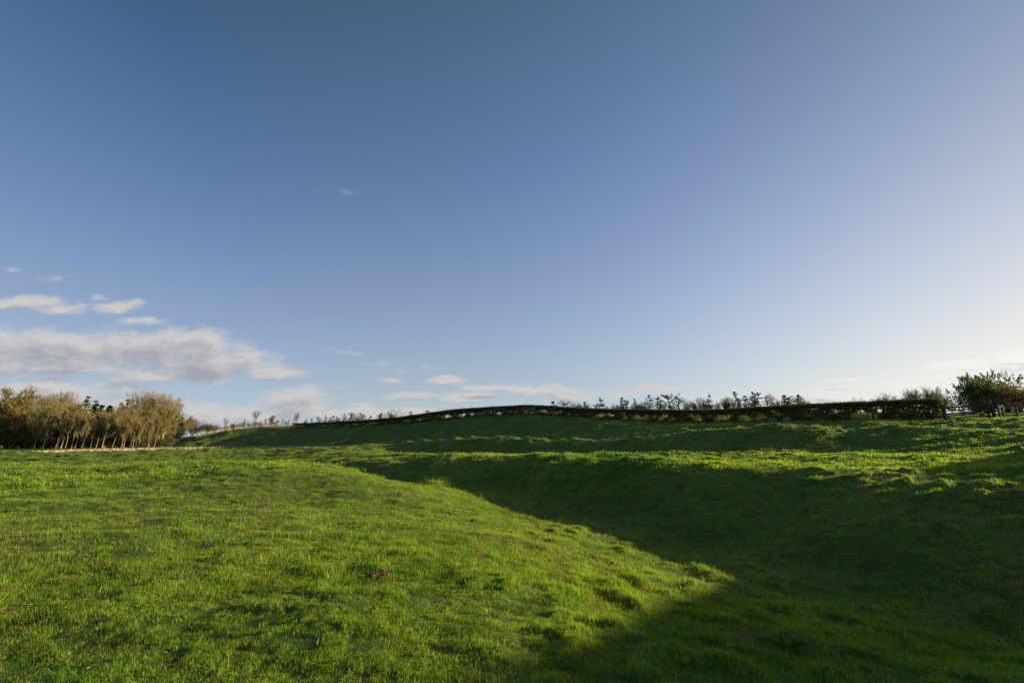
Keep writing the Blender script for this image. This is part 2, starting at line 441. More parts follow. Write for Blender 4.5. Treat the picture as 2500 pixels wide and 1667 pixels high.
class MB:
    """collects tubes, boxes and small faces; builds ONE mesh object"""
    def __init__(s): s.v = []; s.f = []
    def add(s, vs_, fs):
        n = len(s.v); s.v.extend([tuple(q) for q in vs_]); s.f.extend([tuple(i + n for i in f) for f in fs])
    def tube(s, p0, p1, r0, r1, k=5, cap=False):
        p0, p1 = np.array(p0, float), np.array(p1, float)
        d = p1 - p0; L = np.linalg.norm(d)
        if L < 1e-9: return
        d /= L; a = np.cross(d, (0, 0, 1.0)) if abs(d[2]) < 0.95 else np.cross(d, (1.0, 0, 0)); a /= np.linalg.norm(a); b = np.cross(d, a)
        n = len(s.v)
        for p, r in ((p0, r0), (p1, r1)):
            for i in range(k):
                t = 2 * math.pi * i / k
                s.v.append(tuple(p + r * (math.cos(t) * a + math.sin(t) * b)))
        for i in range(k):
            j = (i + 1) % k; s.f.append((n + i, n + j, n + k + j, n + k + i))
        if cap: s.f.append(tuple(n + k + i for i in range(k))); s.f.append(tuple(n + i for i in reversed(range(k))))
    def box(s, c, sx, sy, sz, rz=0.0, jit=0.0, rs=None, tilt=(0, 0)):
        m = np.array([[math.cos(rz), -math.sin(rz)], [math.sin(rz), math.cos(rz)]])
        n = len(s.v)
        for dz in (-.5, .5):
            for dx, dy in ((-.5, -.5), (.5, -.5), (.5, .5), (-.5, .5)):
                j = rs.uniform(-jit, jit, 3) if jit else (0, 0, 0)
                x, y = dx * sx + j[0], dy * sy + j[1]
                q = m @ np.array([x, y])
                s.v.append((c[0] + q[0] + tilt[0] * dz * sz, c[1] + q[1] + tilt[1] * dz * sz, c[2] + dz * sz + j[2]))
        s.f += [tuple(n + i for i in f) for f in ((3, 2, 1, 0), (4, 5, 6, 7), (0, 1, 5, 4), (1, 2, 6, 5), (2, 3, 7, 6), (3, 0, 4, 7))]
    def beam(s, p0, p1, w, h):       # a sawn board between two points, w across, h high
        p0, p1 = Vector(p0), Vector(p1); d = (p1 - p0).normalized()
        a = d.cross(Vector((0, 0, 1))).normalized() * (w / 2); b = a.cross(d).normalized() * (h / 2)
        vs_ = [p + q for p in (p0, p1) for q in (a + b, a - b, -a - b, -a + b)]
        s.add(vs_, [(0, 1, 2, 3), (7, 6, 5, 4), (0, 4, 5, 1), (1, 5, 6, 2), (2, 6, 7, 3), (3, 7, 4, 0)])
    def tri(s, a, b, c): s.add((a, b, c), ((0, 1, 2),))
    def build(s, name, mat, parent=None, smooth_=False):
        return mesh_obj(name, np.array(s.v, np.float32), s.f, mat, parent, smooth_)
    def mesh(s, name, mat, smooth_=False):
        me = bpy.data.meshes.new(name); me.from_pydata(s.v, [], s.f); me.update(); me.materials.append(mat)
        if smooth_: me.shade_smooth()
        return me

# ------------------------------------------------------------------ more materials
def mat_leaf(name, stops, trans=0.35, scale=3.0, rough=0.6, spec=0.25, tmul=(1.3, 1.5, 0.5), objrand=0.0):
    m, t = new_mat(name)
    g = t.n('ShaderNodeNewGeometry')
    isl = g.outputs['Random Per Island']
    n = t.noise(g.outputs['Position'], scale, 2, 0.6)
    f = t.m('ADD', t.m('MULTIPLY', isl, 0.55), t.m('MULTIPLY', n, 0.45))
    col = t.ramp(f, stops)
    if objrand:
        oi = t.n('ShaderNodeObjectInfo')
        hs = t.n('ShaderNodeHueSaturation')
        t.link(t.mr(oi.outputs['Random'], 0, 1, 0.5 - objrand * .25, 0.5 + objrand * .25), hs.inputs['Hue'])
        t.link(t.mr(oi.outputs['Random'], 0, 1, 1.0 + objrand * 1.2, 1.0 - objrand * 1.2), hs.inputs['Value'])
        t.link(col, hs.inputs['Color']); col = hs.outputs[0]
    s1 = principled(t, col, rough, spec)
    tr = t.n('ShaderNodeBsdfTranslucent')
    t.link(t.mix(1.0, col, tmul, 'MULTIPLY'), tr.inputs[0])
    mx = t.n('ShaderNodeMixShader'); mx.inputs[0].default_value = trans
    t.link(s1, mx.inputs[1]); t.link(tr.outputs[0], mx.inputs[2])
    finish(t, mx.outputs[0]); return m
def mat_bark(name, c1, c2, scale=6.0):
    m, t = new_mat(name)
    pos = t.n('ShaderNodeTexCoord').outputs['Object']
    n = t.noise(pos, scale, 5, 0.65); n2 = t.noise(t.v('MULTIPLY', pos, (9, 9, 1.5)), 2.0, 3, 0.6)
    bump = t.n('ShaderNodeBump'); bump.inputs['Distance'].default_value = 0.03; t.link(n2, bump.inputs['Height'])
    finish(t, principled(t, t.mix(t.mr(n, 0.3, 0.7), c1, c2), 0.9, 0.15, bump.outputs[0])); return m
M = {}
M['bark_pale'] = mat_bark('pale_bark', (0.35, 0.28, 0.18), (0.15, 0.115, 0.07))
M['bark_dark'] = mat_bark('dark_bark', (0.07, 0.052, 0.036), (0.03, 0.024, 0.018))
M['twig_brown'] = mat_leaf('brown_twigs', [(0.1, (0.15, 0.115, 0.060)), (0.5, (0.27, 0.205, 0.105)), (0.9, (0.38, 0.30, 0.16))], 0.15, 0.6, 0.85, 0.1, (1.2, 1.1, .7), 0.12)
M['twig_pink'] = mat_leaf('pinkish_twigs', [(0.1, (0.25, 0.185, 0.125)), (0.9, (0.42, 0.32, 0.22))], 0.2, 0.6, 0.85, 0.1, (1.2, 1.1, .8), 0.08)
M['twig_grey'] = mat_leaf('grey_brown_twigs', [(0.1, (0.088, 0.072, 0.056)), (0.9, (0.208, 0.160, 0.112))], 0.15, 0.6, 0.85, 0.1, (1.2, 1.1, .8), 0.1)
M['bud_olive'] = mat_leaf('olive_buds', [(0.1, (0.135, 0.122, 0.030)), (0.5, (0.23, 0.20, 0.050)), (0.9, (0.32, 0.28, 0.075))], 0.35, 0.6, 0.7, 0.2, (1.3, 1.3, .5), 0.15)
M['bud_yellow'] = mat_leaf('yellow_green_leaves', [(0.1, (0.106, 0.119, 0.019)), (0.9, (0.250, 0.225, 0.037))], 0.4, 0.6, 0.7, 0.2, (1.3, 1.3, .5), 0.1)
M['fresh_green'] = mat_leaf('fresh_larch_needles', [(0.1, (0.049, 0.105, 0.017)), (0.9, (0.140, 0.224, 0.035))], 0.35, 0.8, 0.7, 0.2, (1.3, 1.4, .5), 0.1)
M['needle_dark'] = mat_leaf('dark_needles', [(0.1, (0.018, 0.036, 0.018)), (0.9, (0.053, 0.087, 0.036))], 0.2, 0.8, 0.7, 0.2, (1.3, 1.4, .6), 0.1)
M['leaf_ever'] = mat_leaf('evergreen_leaves', [(0.1, (0.030, 0.045, 0.014)), (0.6, (0.075, 0.095, 0.028)), (0.95, (0.13, 0.14, 0.045))], 0.42, 0.8, 0.55, 0.3, (1.3, 1.5, .5), 0.1)
M['leaf_brown'] = mat_leaf('brown_bush_twigs', [(0.1, (0.070, 0.058, 0.032)), (0.9, (0.20, 0.16, 0.085))], 0.42, 0.8, 0.8, 0.15, (1.2, 1.1, .7), 0.1)
M['leaf_rust'] = mat_leaf('rusty_beech_leaves', [(0.1, (0.16, 0.05, 0.018)), (0.9, (0.30, 0.10, 0.035))], 0.35, 0.8, 0.7, 0.2, (1.2, 1.0, .7))
M['hedge'] = mat_leaf('clipped_hawthorn', [(0.1, (0.045, 0.048, 0.018)), (0.55, (0.095, 0.105, 0.034)), (0.95, (0.18, 0.19, 0.055))], 0.22, 0.7, 0.7, 0.2, (1.3, 1.4, .5))
M['hedge_top'] = mat_leaf('hedge_new_shoots', [(0.1, (0.084, 0.048, 0.031)), (0.95, (0.210, 0.119, 0.063))], 0.3, 0.7, 0.7, 0.2, (1.3, 1.1, .6))
def mat_wood(name, c1, c2):
    m, t = new_mat(name)
    pos = t.n('ShaderNodeNewGeometry').outputs['Position']
    n = t.noise(t.v('MULTIPLY', pos, (3, 3, 25)), 1.0, 4, 0.6); n2 = t.noise(pos, 2.0, 3, 0.6)
    finish(t, principled(t, t.mix(t.m('ADD', t.m('MULTIPLY', n, .5), t.m('MULTIPLY', n2, .5)), c1, c2), 0.85, 0.2)); return m
M['wood_grey'] = mat_wood('weathered_timber', (0.035, 0.025, 0.018), (0.10, 0.072, 0.052))
M['wood_pale'] = mat_wood('pale_timber', (0.27, 0.21, 0.12), (0.16, 0.12, 0.07))
def mat_stone(name, stops, sc_=2.0):
    m, t = new_mat(name)
    g = t.n('ShaderNodeNewGeometry')
    n = t.noise(g.outputs['Position'], 9.0, 4, 0.65)
    f = t.m('ADD', t.m('MULTIPLY', g.outputs['Random Per Island'], 0.7), t.m('MULTIPLY', n, 0.3))
    bump = t.n('ShaderNodeBump'); bump.inputs['Distance'].default_value = 0.03; t.link(n, bump.inputs['Height'])
    finish(t, principled(t, t.ramp(f, stops), 0.9, 0.15, bump.outputs[0])); return m
M['stone'] = mat_stone('drystone', [(0.05, (0.10, 0.06, 0.045)), (0.35, (0.24, 0.16, 0.12)), (0.65, (0.36, 0.29, 0.22)), (0.9, (0.55, 0.48, 0.38))])
M['block'] = mat_stone('grey_block', [(0.0, (0.10, 0.10, 0.10)), (1.0, (0.19, 0.19, 0.18))])
M['soil'] = mat_stone('bare_soil', [(0.0, (0.07, 0.032, 0.018)), (1.0, (0.17, 0.085, 0.05))])

def mat_blades():
    m, t = new_mat('grass_blades')
    pos = world_pos(t)
    at_ = t.n('ShaderNodeAttribute', attribute_name='bv', attribute_type='GEOMETRY')
    bv = at_.outputs['Fac']
    col = grass_colour(t, pos)
    col = t.mix(1.0, col, t.ramp(t.m('FRACT', bv), [(0.0, (0.55, 0.62, 0.5)), (0.5, (1.0, 1.0, 1.0)), (1.0, (1.5, 1.35, 1.25))]), 'MULTIPLY')
    col = t.mix(t.m('GREATER_THAN', bv, 1.0), col, (0.36, 0.27, 0.12))
    p = principled(t, col, 0.5, 0.14)
    tr = t.n('ShaderNodeBsdfTranslucent'); t.link(t.mix(1.0, col, (1.55, 1.55, 0.35), 'MULTIPLY'), tr.inputs[0])
    mx = t.n('ShaderNodeMixShader'); mx.inputs[0].default_value = 0.42
    t.link(p, mx.inputs[1]); t.link(tr.outputs[0], mx.inputs[2])
    finish(t, mx.outputs[0]); return m
M['blades'] = mat_blades()

# ------------------------------------------------------------------ grass: blades in tufts over the whole pasture
def blade_tuft(seed, n, hgt, width, spread, segs=2, dry=0.04, lean=0.5):
    rs = np.random.RandomState(seed); V = []; F = []; B = []
    for _ in range(n):
        r = spread * math.sqrt(rs.rand()); a = rs.rand() * 6.283; x, y = r * math.cos(a), r * math.sin(a)
        h = hgt * rs.uniform(0.45, 1.15) * (1 - 0.35 * r / spread); w = width * rs.uniform(.7, 1.3)
        la = rs.rand() * 6.283; l = h * rs.uniform(0.1, lean) * 1.3; lx, ly = l * math.cos(la), l * math.sin(la)
        fa = rs.rand() * 6.283; wx, wy = w * .5 * math.cos(fa), w * .5 * math.sin(fa)
        isdry = rs.rand() < dry; bv = (1.0 + rs.rand() * .9 + 1e-3) if isdry else rs.rand() * .98
        n0 = len(V)
        if segs == 2:
            V += [(x - wx, y - wy, -0.02), (x + wx, y + wy, -0.02), (x + lx * .35 + wx * .75, y + ly * .35 + wy * .75, h * .6), (x + lx * .35 - wx * .75, y + ly * .35 - wy * .75, h * .6), (x + lx, y + ly, h * 0.95)]
            F += [(n0, n0 + 1, n0 + 2), (n0, n0 + 2, n0 + 3), (n0 + 3, n0 + 2, n0 + 4)]; B += [bv] * 5
        else:
            V += [(x - wx, y - wy, -0.03), (x + wx, y + wy, -0.03), (x + lx, y + ly, h)]
            F += [(n0, n0 + 1, n0 + 2)]; B += [bv] * 3
    me = bpy.data.meshes.new('tuft')
    me.from_pydata(V, [], F); me.update(); me.materials.append(M['blades'])
    at_ = me.attributes.new('bv', 'FLOAT', 'POINT'); at_.data.foreach_set('value', np.array(B, np.float32))
    return bpy.data.objects.new('tuft', me)      # never linked: only read by the scatter
def build_grass(density=1.0):
    rs = np.random.RandomState(11)
    protos = []
    for k in range(4): protos.append(blade_tuft(100 + k, 44, 0.040, 0.0036, 0.070, 2, dry=.07, lean=1.1))
    for k in range(4): protos.append(blade_tuft(200 + k, 34, 0.048, 0.0075, 0.13, 1, dry=.04, lean=1.0))
    for k in range(4): protos.append(blade_tuft(300 + k, 28, 0.075, 0.020, 0.30, 1, dry=0.0, lean=.7))
    for k in range(2): protos.append(blade_tuft(400 + k, 5, 0.20, 0.004, 0.05, 2, dry=1.0, lean=.35))
    for k in range(2): protos.append(blade_tuft(500 + k, 9, 0.030, 0.020, 0.05, 2, dry=0.0, lean=2.2))
    for k in range(2): protos.append(blade_tuft(520 + k, 26, 0.026, 0.006, 0.10, 2, dry=0.85, lean=2.0))
    PX, PY, ID, SC = [], [], [], []
    amax = math.radians(56)
    def zone(r0, r1, rho, pw, ids, sc0, sc1):
        rr = np.geomspace(r0, r1, 400); w = rho * (r0 / rr) ** pw * rr * 2 * amax
        cum = np.concatenate([[0], np.cumsum((w[1:] + w[:-1]) / 2 * np.diff(rr))]); N = int(cum[-1] * density)
        r = np.interp(rs.rand(N) * cum[-1], cum, rr); a = rs.uniform(-amax, amax, N)
        PX.append(r * np.sin(a)); PY.append(r * np.cos(a)); ID.append(rs.choice(ids, N)); SC.append(rs.uniform(sc0, sc1, N))
    zone(1.6, 9.0, 620, 0.9, [0, 1, 2, 3], .7, 1.3)
    zone(6.5, 26, 150, 1.25, [4, 5, 6, 7], .7, 1.4)
    zone(20, 120, 20, 1.45, [8, 9, 10, 11], .6, 1.4)
    zone(2.5, 25, 2.2, 0.8, [12, 13], .6, 1.2)
    zone(2.0, 12, 9, 0.9, [14, 15], .6, 1.5)
    zone(2.0, 14, 60, 0.9, [16, 17], .6, 1.3)
    X = np.concatenate(PX); Y = np.concatenate(PY); I = np.concatenate(ID); S = np.concatenate(SC)
    H = base_h(X, Y) + tuss(X, Y)
    # taller on the tussocks, shorter in the grazed gaps
    tn = pnoise(X * 2.1, Y * 2.1, 2) + 0.6 * pnoise(X * 4.7, Y * 4.7, 9)
    gz = np.clip(0.75 + 0.9 * tn, 0.30, 1.9)
    dryz = (I == 12) | (I == 13)
    moss = (I >= 16)
    mk = (pnoise(X * .32, Y * .32, 31) + .5 * pnoise(X * 1.3, Y * 1.3, 32)) > 0.12
    sel = ~moss | mk
    X, Y, I, S, H, gz, dryz = X[sel], Y[sel], I[sel], S[sel], H[sel], gz[sel], dryz[sel]
    keep = ~dryz | (pnoise(X * .3, Y * .3, 21) > 0.05)
    X, Y, I, S, H, gz = X[keep], Y[keep], I[keep], S[keep], H[keep], gz[keep]
    n = len(X)
    me = bpy.data.meshes.new('grass'); me.vertices.add(n)
    me.vertices.foreach_set('co', np.stack([X, Y, H], -1).astype(np.float32).ravel()); me.update()
    a1 = me.attributes.new('idx', 'INT', 'POINT'); a1.data.foreach_set('value', I.astype(np.int32))
    rot = np.stack([rs.uniform(-.25, .25, n), rs.uniform(-.25, .25, n), rs.rand(n) * 6.283], -1)
    a2 = me.attributes.new('rot', 'FLOAT_VECTOR', 'POINT'); a2.data.foreach_set('vector', rot.astype(np.float32).ravel())
    g = np.where(I >= 12, 1.0, gz)
    scl = np.stack([S, S, S * g], -1)
    a3 = me.attributes.new('scl', 'FLOAT_VECTOR', 'POINT'); a3.data.foreach_set('vector', scl.astype(np.float32).ravel())
    o = link(bpy.data.objects.new('grass', me)); o['kind'] = 'stuff'
    o['label'] = 'short grazed pasture grass in tussocks over the whole field'; o['category'] = 'grass'
    ng = bpy.data.node_groups.new('scatter', 'GeometryNodeTree')
    ng.interface.new_socket('Geometry', in_out='INPUT', socket_type='NodeSocketGeometry')
    ng.interface.new_socket('Geometry', in_out='OUTPUT', socket_type='NodeSocketGeometry')
    t = NT(ng); gi = t.n('NodeGroupInput'); go = t.n('NodeGroupOutput'); jn = t.n('GeometryNodeJoinGeometry')
    def named(nm, ty):
        q = t.n('GeometryNodeInputNamedAttribute', data_type=ty); q.inputs['Name'].default_value = nm; return q.outputs[0]
    idx, ro, sc_ = named('idx', 'INT'), named('rot', 'FLOAT_VECTOR'), named('scl', 'FLOAT_VECTOR')
    for k, p in enumerate(protos):
        oi = t.n('GeometryNodeObjectInfo'); oi.inputs['Object'].default_value = p; oi.inputs['As Instance'].default_value = True
        cmp_ = t.n('FunctionNodeCompare', data_type='INT', operation='EQUAL')
        ins = [s_ for s_ in cmp_.inputs if s_.type == 'INT' and s_.enabled]
        t.link(idx, ins[0]); ins[1].default_value = k
        ip = t.n('GeometryNodeInstanceOnPoints')
        t.link(gi.outputs[0], ip.inputs['Points']); t.link(cmp_.outputs[0], ip.inputs['Selection']); t.link(oi.outputs['Geometry'], ip.inputs['Instance'])
        er = t.n('FunctionNodeEulerToRotation'); t.link(ro, er.inputs[0]); t.link(er.outputs[0], ip.inputs['Rotation'])
        t.link(sc_, ip.inputs['Scale']); t.link(ip.outputs[0], jn.inputs[0])
    t.link(jn.outputs[0], go.inputs[0])
    md = o.modifiers.new('scatter', 'NODES'); md.node_group = ng
    print('grass tufts', n)
    return o
build_grass()

# ------------------------------------------------------------------ tree shapes (unit height, origin at the foot)
def rvec(rs): v = rs.normal(size=3); return v / np.linalg.norm(v)
def unit(v): return v / max(1e-9, np.linalg.norm(v))
def bare_tree(seed, bark, twig, leaf=None, trunk_h=0.28, spread=0.75, up=0.35, fork=3, r0=0.022, lean=(0.0, 0.0), twr=0.0026, leaf_n=0, leaf_s=0.012, levels=5, twigs=1.0, l0=0.26):
    """recursive branching: trunk mesh (trunk and limbs), crown mesh (twigs and buds)"""
    rs = np.random.RandomState(seed); T = MB(); C = MB()
    tips = []
    def limb(p, d, L, r, lev):
        n = 3 if lev < 3 else 2
        for i in range(n):
            d2 = unit(d + rvec(rs) * (0.13 + 0.05 * lev) + np.array([0, 0, up * 0.25]))
            q = p + d2 * (L / n); r1 = r * (0.82 if i < n - 1 else 0.72)
            (T if lev <= 2 else C).tube(p, q, r, r1, 6 if lev == 0 else (4 if lev <= 2 else 3))
            if (lev >= 1 or i > 0) and lev < levels and rs.rand() < (0.62 if lev else .9):
                side(q, d2, (L * rs.uniform(.42, .68) if lev else l0 * rs.uniform(.6, 1.0)), r1 * .55, lev + 1)
            p, d, r = q, d2, r1
        if lev >= levels: tips.append((p, d)); return
        k = fork if lev == 0 else (2 if rs.rand() < 0.6 else 3)
        for _ in range(k):
            side(p, d, L * rs.uniform(.55, .8) if lev else l0 * rs.uniform(.8, 1.2), r * .68, lev + 1)
    def side(p, d, L, r, lev):
        a = rvec(rs); a = unit(a - d * a.dot(d))
        ang = rs.uniform(.35, .85) * spread
        nd = unit(d * math.cos(ang) + a * math.sin(ang) + np.array([0, 0, up * .35]))
        limb(p, nd, L, max(r, twr), lev)
    d0 = unit(np.array([lean[0], lean[1], 1.0]))
    limb(np.zeros(3), d0, trunk_h, r0, 0)
    for p, d in tips:
        for _ in range(int(rs.poisson(2.2 * twigs))):
            q = p + unit(d + rvec(rs) * .7) * rs.uniform(.02, .055)
            w = rvec(rs) * twr * .9
            C.tri(p - w, p + w, q)
    if leaf is not None:
        L_ = MB()
        for _ in range(leaf_n):
            p, d = tips[rs.randint(len(tips))]
            c = p + rvec(rs) * rs.uniform(0, .05); a = rvec(rs) * leaf_s * rs.uniform(.5, 1.2); b = unit(np.cross(a, rvec(rs))) * leaf_s * .8
            L_.add((c - a, c + b, c + a, c - b), ((0, 1, 2, 3),))
    # normalise the height
    allv = np.array(C.v); zmax = np.percentile(allv[:, 2], 99.7)
    def sc(mb): mb.v = [tuple(np.array(v) / zmax) for v in mb.v]
    sc(T); sc(C)
    out = {'trunk': T.mesh('trunk', bark, True), 'twigs': C.mesh('twigs', twig)}
    if leaf is not None: sc(L_); out['leaves'] = L_.mesh('leaves', leaf)
    return out
def broom_tree(seed, bark, twig):
    """tall bare poplars: many steep fine rods in a fan"""
    rs = np.random.RandomState(seed); T = MB(); C = MB()
    T.tube((0, 0, 0), (0.01, 0, .3), .02, .014, 6); T.tube((0.01, 0, .3), (0, 0.01, .62), .014, .008, 5)
    for i in range(46):
        z = rs.uniform(.2, .6); a = rs.rand() * 6.283; p = np.array([0, 0, z]); d = unit(np.array([math.cos(a) * .30, math.sin(a) * .30, 1]) + rvec(rs) * .1)
        L = (1.0 - z) * rs.uniform(.75, 1.05); r = .005
        for k in range(5):
            q = p + d * L / 5; C.tube(p, q, r, r * .75, 3)
            for _ in range(6):
                e = unit(d + rvec(rs) * .55); ql = q + e * rs.uniform(.03, .10); C.tube(q, ql, .0018, .0010, 3)
                for _ in range(2):
                    w = rvec(rs) * .0014; C.tri(ql - w, ql + w, ql + unit(e + rvec(rs) * .6) * .035)
            p, r = q, r * .75; d = unit(d + rvec(rs) * .08)
    return {'trunk': T.mesh('trunk', bark, True), 'twigs': C.mesh('twigs', twig)}
def conifer(seed, bark, needle, whorls=11, width=0.30, gap=0.12, droop=-0.05, dens=1.0, shape=1.0, nl=0.03, lean=0.03):
    rs = np.random.RandomState(seed); T = MB(); C = MB()
    ps = [np.array([0, 0, 0.0])]
    for k in range(6): ps.append(ps[-1] + np.array([rs.normal() * lean * .3, rs.normal() * lean * .3, 1 / 6]))
    def axis(z): i = min(5, int(z * 6)); f = z * 6 - i; return ps[i] * (1 - f) + ps[i + 1] * f
    for k in range(6): T.tube(ps[k], ps[k + 1], .020 * (1 - k / 6.5), .020 * (1 - (k + 1) / 6.5), 6)
    for k in range(whorls):
        z = gap + (1 - gap) * (k + rs.uniform(-.6, .6)) / whorls
        z = min(max(z, gap), .985)
        Lz = width * (1 - ((z - gap) / (1 - gap)) ** shape) * 1.05 + .03
        for b in range(rs.randint(4, 7)):
            if rs.rand() < .2: continue
            a = rs.rand() * 6.283; L = Lz * rs.uniform(.4, 1.3); d = np.array([math.cos(a), math.sin(a), droop + .35 * z + rs.normal() * .2])
            p = axis(z); seg = 4
            for i in range(seg):
                q = p + unit(d) * L / seg; T.tube(p, q, .005 * (1 - i / 5), .004 * (1 - i / 5), 3)
                d = d + np.array([0, 0, .10])
                for _ in range(int(rs.poisson((6 + i * 3) * dens))):
                    c = p + (q - p) * rs.rand(); s = unit(unit(d) * .6 + rvec(rs)); n = rs.uniform(.6, 1.3) * nl
                    w = unit(np.cross(s, rvec(rs))) * n * .28
                    C.add((c - w * .3, c + s * n * .5 + w, c + s * n, c + s * n * .5 - w), ((0, 1, 2, 3),))
                p = q
    for _ in range(30):
        c = axis(rs.uniform(.9, 1.0)); s = unit(rvec(rs) + np.array([0, 0, .8])); w = unit(np.cross(s, rvec(rs))) * nl * .25
        C.add((c, c + s * nl * .5 + w, c + s * nl, c + s * nl * .5 - w), ((0, 1, 2, 3),))
    return {'trunk': T.mesh('trunk', bark, True), 'foliage': C.mesh('foliage', needle)}
def bush(seed, bark, leaf, n=2600, w=0.8, leaf_s=0.035, lobes=9, sprigs=14, base=0.05):
    rs = np.random.RandomState(seed); T = MB(); C = MB()
    L = []
    for i in range(lobes):
        a = rs.rand() * 6.283; r = w * .5 * math.sqrt(rs.rand()); z = rs.uniform(.25, .72)
        L.append((np.array([r * math.cos(a), r * math.sin(a), z]), rs.uniform(.15, .27)))
        T.tube((0, 0, 0), L[-1][0] * .5, .018, .012, 4); T.tube(L[-1][0] * .5, L[-1][0], .012, .005, 3)
    for i in range(n):
        c, r = L[rs.randint(lobes)]
        d = rvec(rs); q = c + d * r * (rs.rand() ** .45) * np.array([1.15, 1.15, 1.0])
        if q[2] < base: q[2] = base + rs.rand() * .1
        s = rvec(rs) * leaf_s * rs.uniform(.5, 1.2); b = unit(np.cross(s, rvec(rs))) * leaf_s * .6
        C.add((q - s, q + b, q + s, q - b), ((0, 1, 2, 3),))
    for i in range(sprigs):
        c, r = L[rs.randint(lobes)]
        d = unit(rvec(rs) + np.array([0, 0, 1.3])); p = c + d * r * .8; e = p + d * rs.uniform(.08, .2)
        C.tube(p, e, .004, .002, 3)
        for _ in range(26):
            q = p + (e - p) * rs.rand() + rvec(rs) * .02; s = rvec(rs) * leaf_s * .8; b = unit(np.cross(s, rvec(rs))) * leaf_s * .5
            C.add((q - s, q + b, q + s, q - b), ((0, 1, 2, 3),))
    zmax = np.percentile(np.array(C.v)[:, 2], 99.7)
    for mb in (T, C): mb.v = [tuple(np.array(v) / zmax) for v in mb.v]
    return {'woody_frame': T.mesh('woody_frame', bark), 'foliage': C.mesh('foliage', leaf)}

K = {}
BD, BP = M['bark_dark'], M['bark_pale']
K['bare'] = [bare_tree(500 + i, BP, M['twig_brown'], None, .15 + .05 * (i % 3), .62, .55, 3, .022, ((.10, 0), (.22, .05), (-.08, .1), (.15, -.1))[i % 4]) for i in range(4)]
K['bud'] = [bare_tree(520 + i, BP, M['twig_brown'], M['bud_olive'],   .14 + .05 * i, .68, .5, 3, .020, ((.12, 0), (.25, 0), (.05, .1))[i], leaf_n=1300, leaf_s=.010) for i in range(3)]
K['slim'] = [bare_tree(540 + i, BP, M['twig_brown'], M['bud_olive'], .42, .55, .55, 2, .015, ((.16, 0), (.24, .02), (.1, .05))[i], leaf_n=900, leaf_s=.010) for i in range(3)]
K['dark'] = [bare_tree(560 + i, BD, M['twig_grey'], None, .12 + .04 * i, (.75, .6, .85, .7)[i], .5, 4, .018, (.08 * (i - 1.5), 0), levels=4, l0=.3) for i in range(4)]
K['round'] = [bare_tree(580 + i, BD, M['twig_grey'], M['leaf_brown'], .12, .95, .25, 4, .026, (0, 0), leaf_n=1300, leaf_s=.011, levels=4, l0=.28) for i in range(2)]
K['yellow'] = [bare_tree(600 + i, BP, M['twig_brown'], M['bud_yellow'], .12, .7, .45, 4, .018, (.08, 0), leaf_n=2600, leaf_s=.012) for i in range(2)]
K['broom'] = [broom_tree(620 + i, BP, M['twig_pink']) for i in range(2)]
K['bigtree'] = [bare_tree(640, BP, M['twig_grey'], M['bud_olive'], .34, .8, .25, 4, .026, (.16, 0), leaf_n=6500, leaf_s=.011)]
K['conifer'] = [conifer(700 + i, BD, M['needle_dark'], (10, 13, 9, 14, 11, 16, 8, 12)[i], (.34, .28, .42, .24, .36, .30, .46, .38)[i], (.16, .10, .26, .12, .3, .06, .34, .2)[i], (-.05, .1, .25, -.1, 0, -.2, .3, .1)[i], (.9, 1.2, 1.0, 1.4, .8, 1.3, 1.1, 1.0)[i], (1, .8, 1.5, 1, 1.4, .9, 1.8, 1.1)[i], lean=.12) for i in range(8)]
K['tallcon'] = [conifer(720 + i, BD, M['needle_dark'], 18, .20, .12, -.1, 1.5, 1.0, .028) for i in range(2)]
K['larch'] = [conifer(740 + i, BP, M['fresh_green'], 20, .22, .15, .05, 1.25, .9, .022) for i in range(2)]
K['ever'] = [bush(760 + i, BD, M['leaf_ever'], 3000, .95, .024, 14, 60) for i in range(2)]
K['brush'] = [bush(780 + i, BD, M['leaf_brown'], 5200, 1.1, .020, 12, 26) for i in range(2)]
K['rust'] = [bush(790, BD, M['leaf_rust'], 1200, .5, .05, 6, 4)]
K['under'] = [bush(800 + i, BD, M['leaf_ever'], 1600, 1.3, .05, 9, 6) for i in range(2)]
_cnt = {}
def plant(kind, u, vtop, y, label, group=None, name='tree', cat='tree', wide=1.0, rz=None, sink=0.05, vbase=None):
    """a tree standing on the ground at distance y under column u, tall enough to reach vtop"""
    ps = K[kind]; n = _cnt.get(kind, 0); _cnt[kind] = n + 1
    p = at(u, y); H = max(0.6, z_at(vtop, y) - p.z + sink)
    rs = random.Random(int(u * 13 + y * 7))
    lean_kinds = ('slim', 'bigtree', 'bud', 'yellow', 'bare')
    if rz is None: rz = rs.uniform(-.5, .5) if kind in lean_kinds else rs.uniform(0, 6.28)
    if kind == 'conifer': wide *= rs.uniform(.75, 1.35)
    e = empty(name, (p.x, p.y, p.z - sink), rz, (H * wide, H * wide, H))
    if kind in ('conifer', 'dark'): e.rotation_euler = (rs.uniform(-.07, .07), rs.uniform(-.07, .07), rz)
    tag(e, label, cat, group)
    for pn, me in ps[n % len(ps)].items():
        o = bpy.data.objects.new(pn, me); link(o, e)
    return e
ORD = ['first', 'second', 'third', 'fourth', 'fifth', 'sixth', 'seventh', 'eighth', 'ninth', 'tenth', 'eleventh', 'twelfth', 'thirteenth', 'fourteenth', 'fifteenth', 'sixteenth', 'seventeenth', 'eighteenth', 'nineteenth', 'twentieth']
def orow(i): return ORD[i] if i < 20 else 'twenty-' + ORD[i - 20]

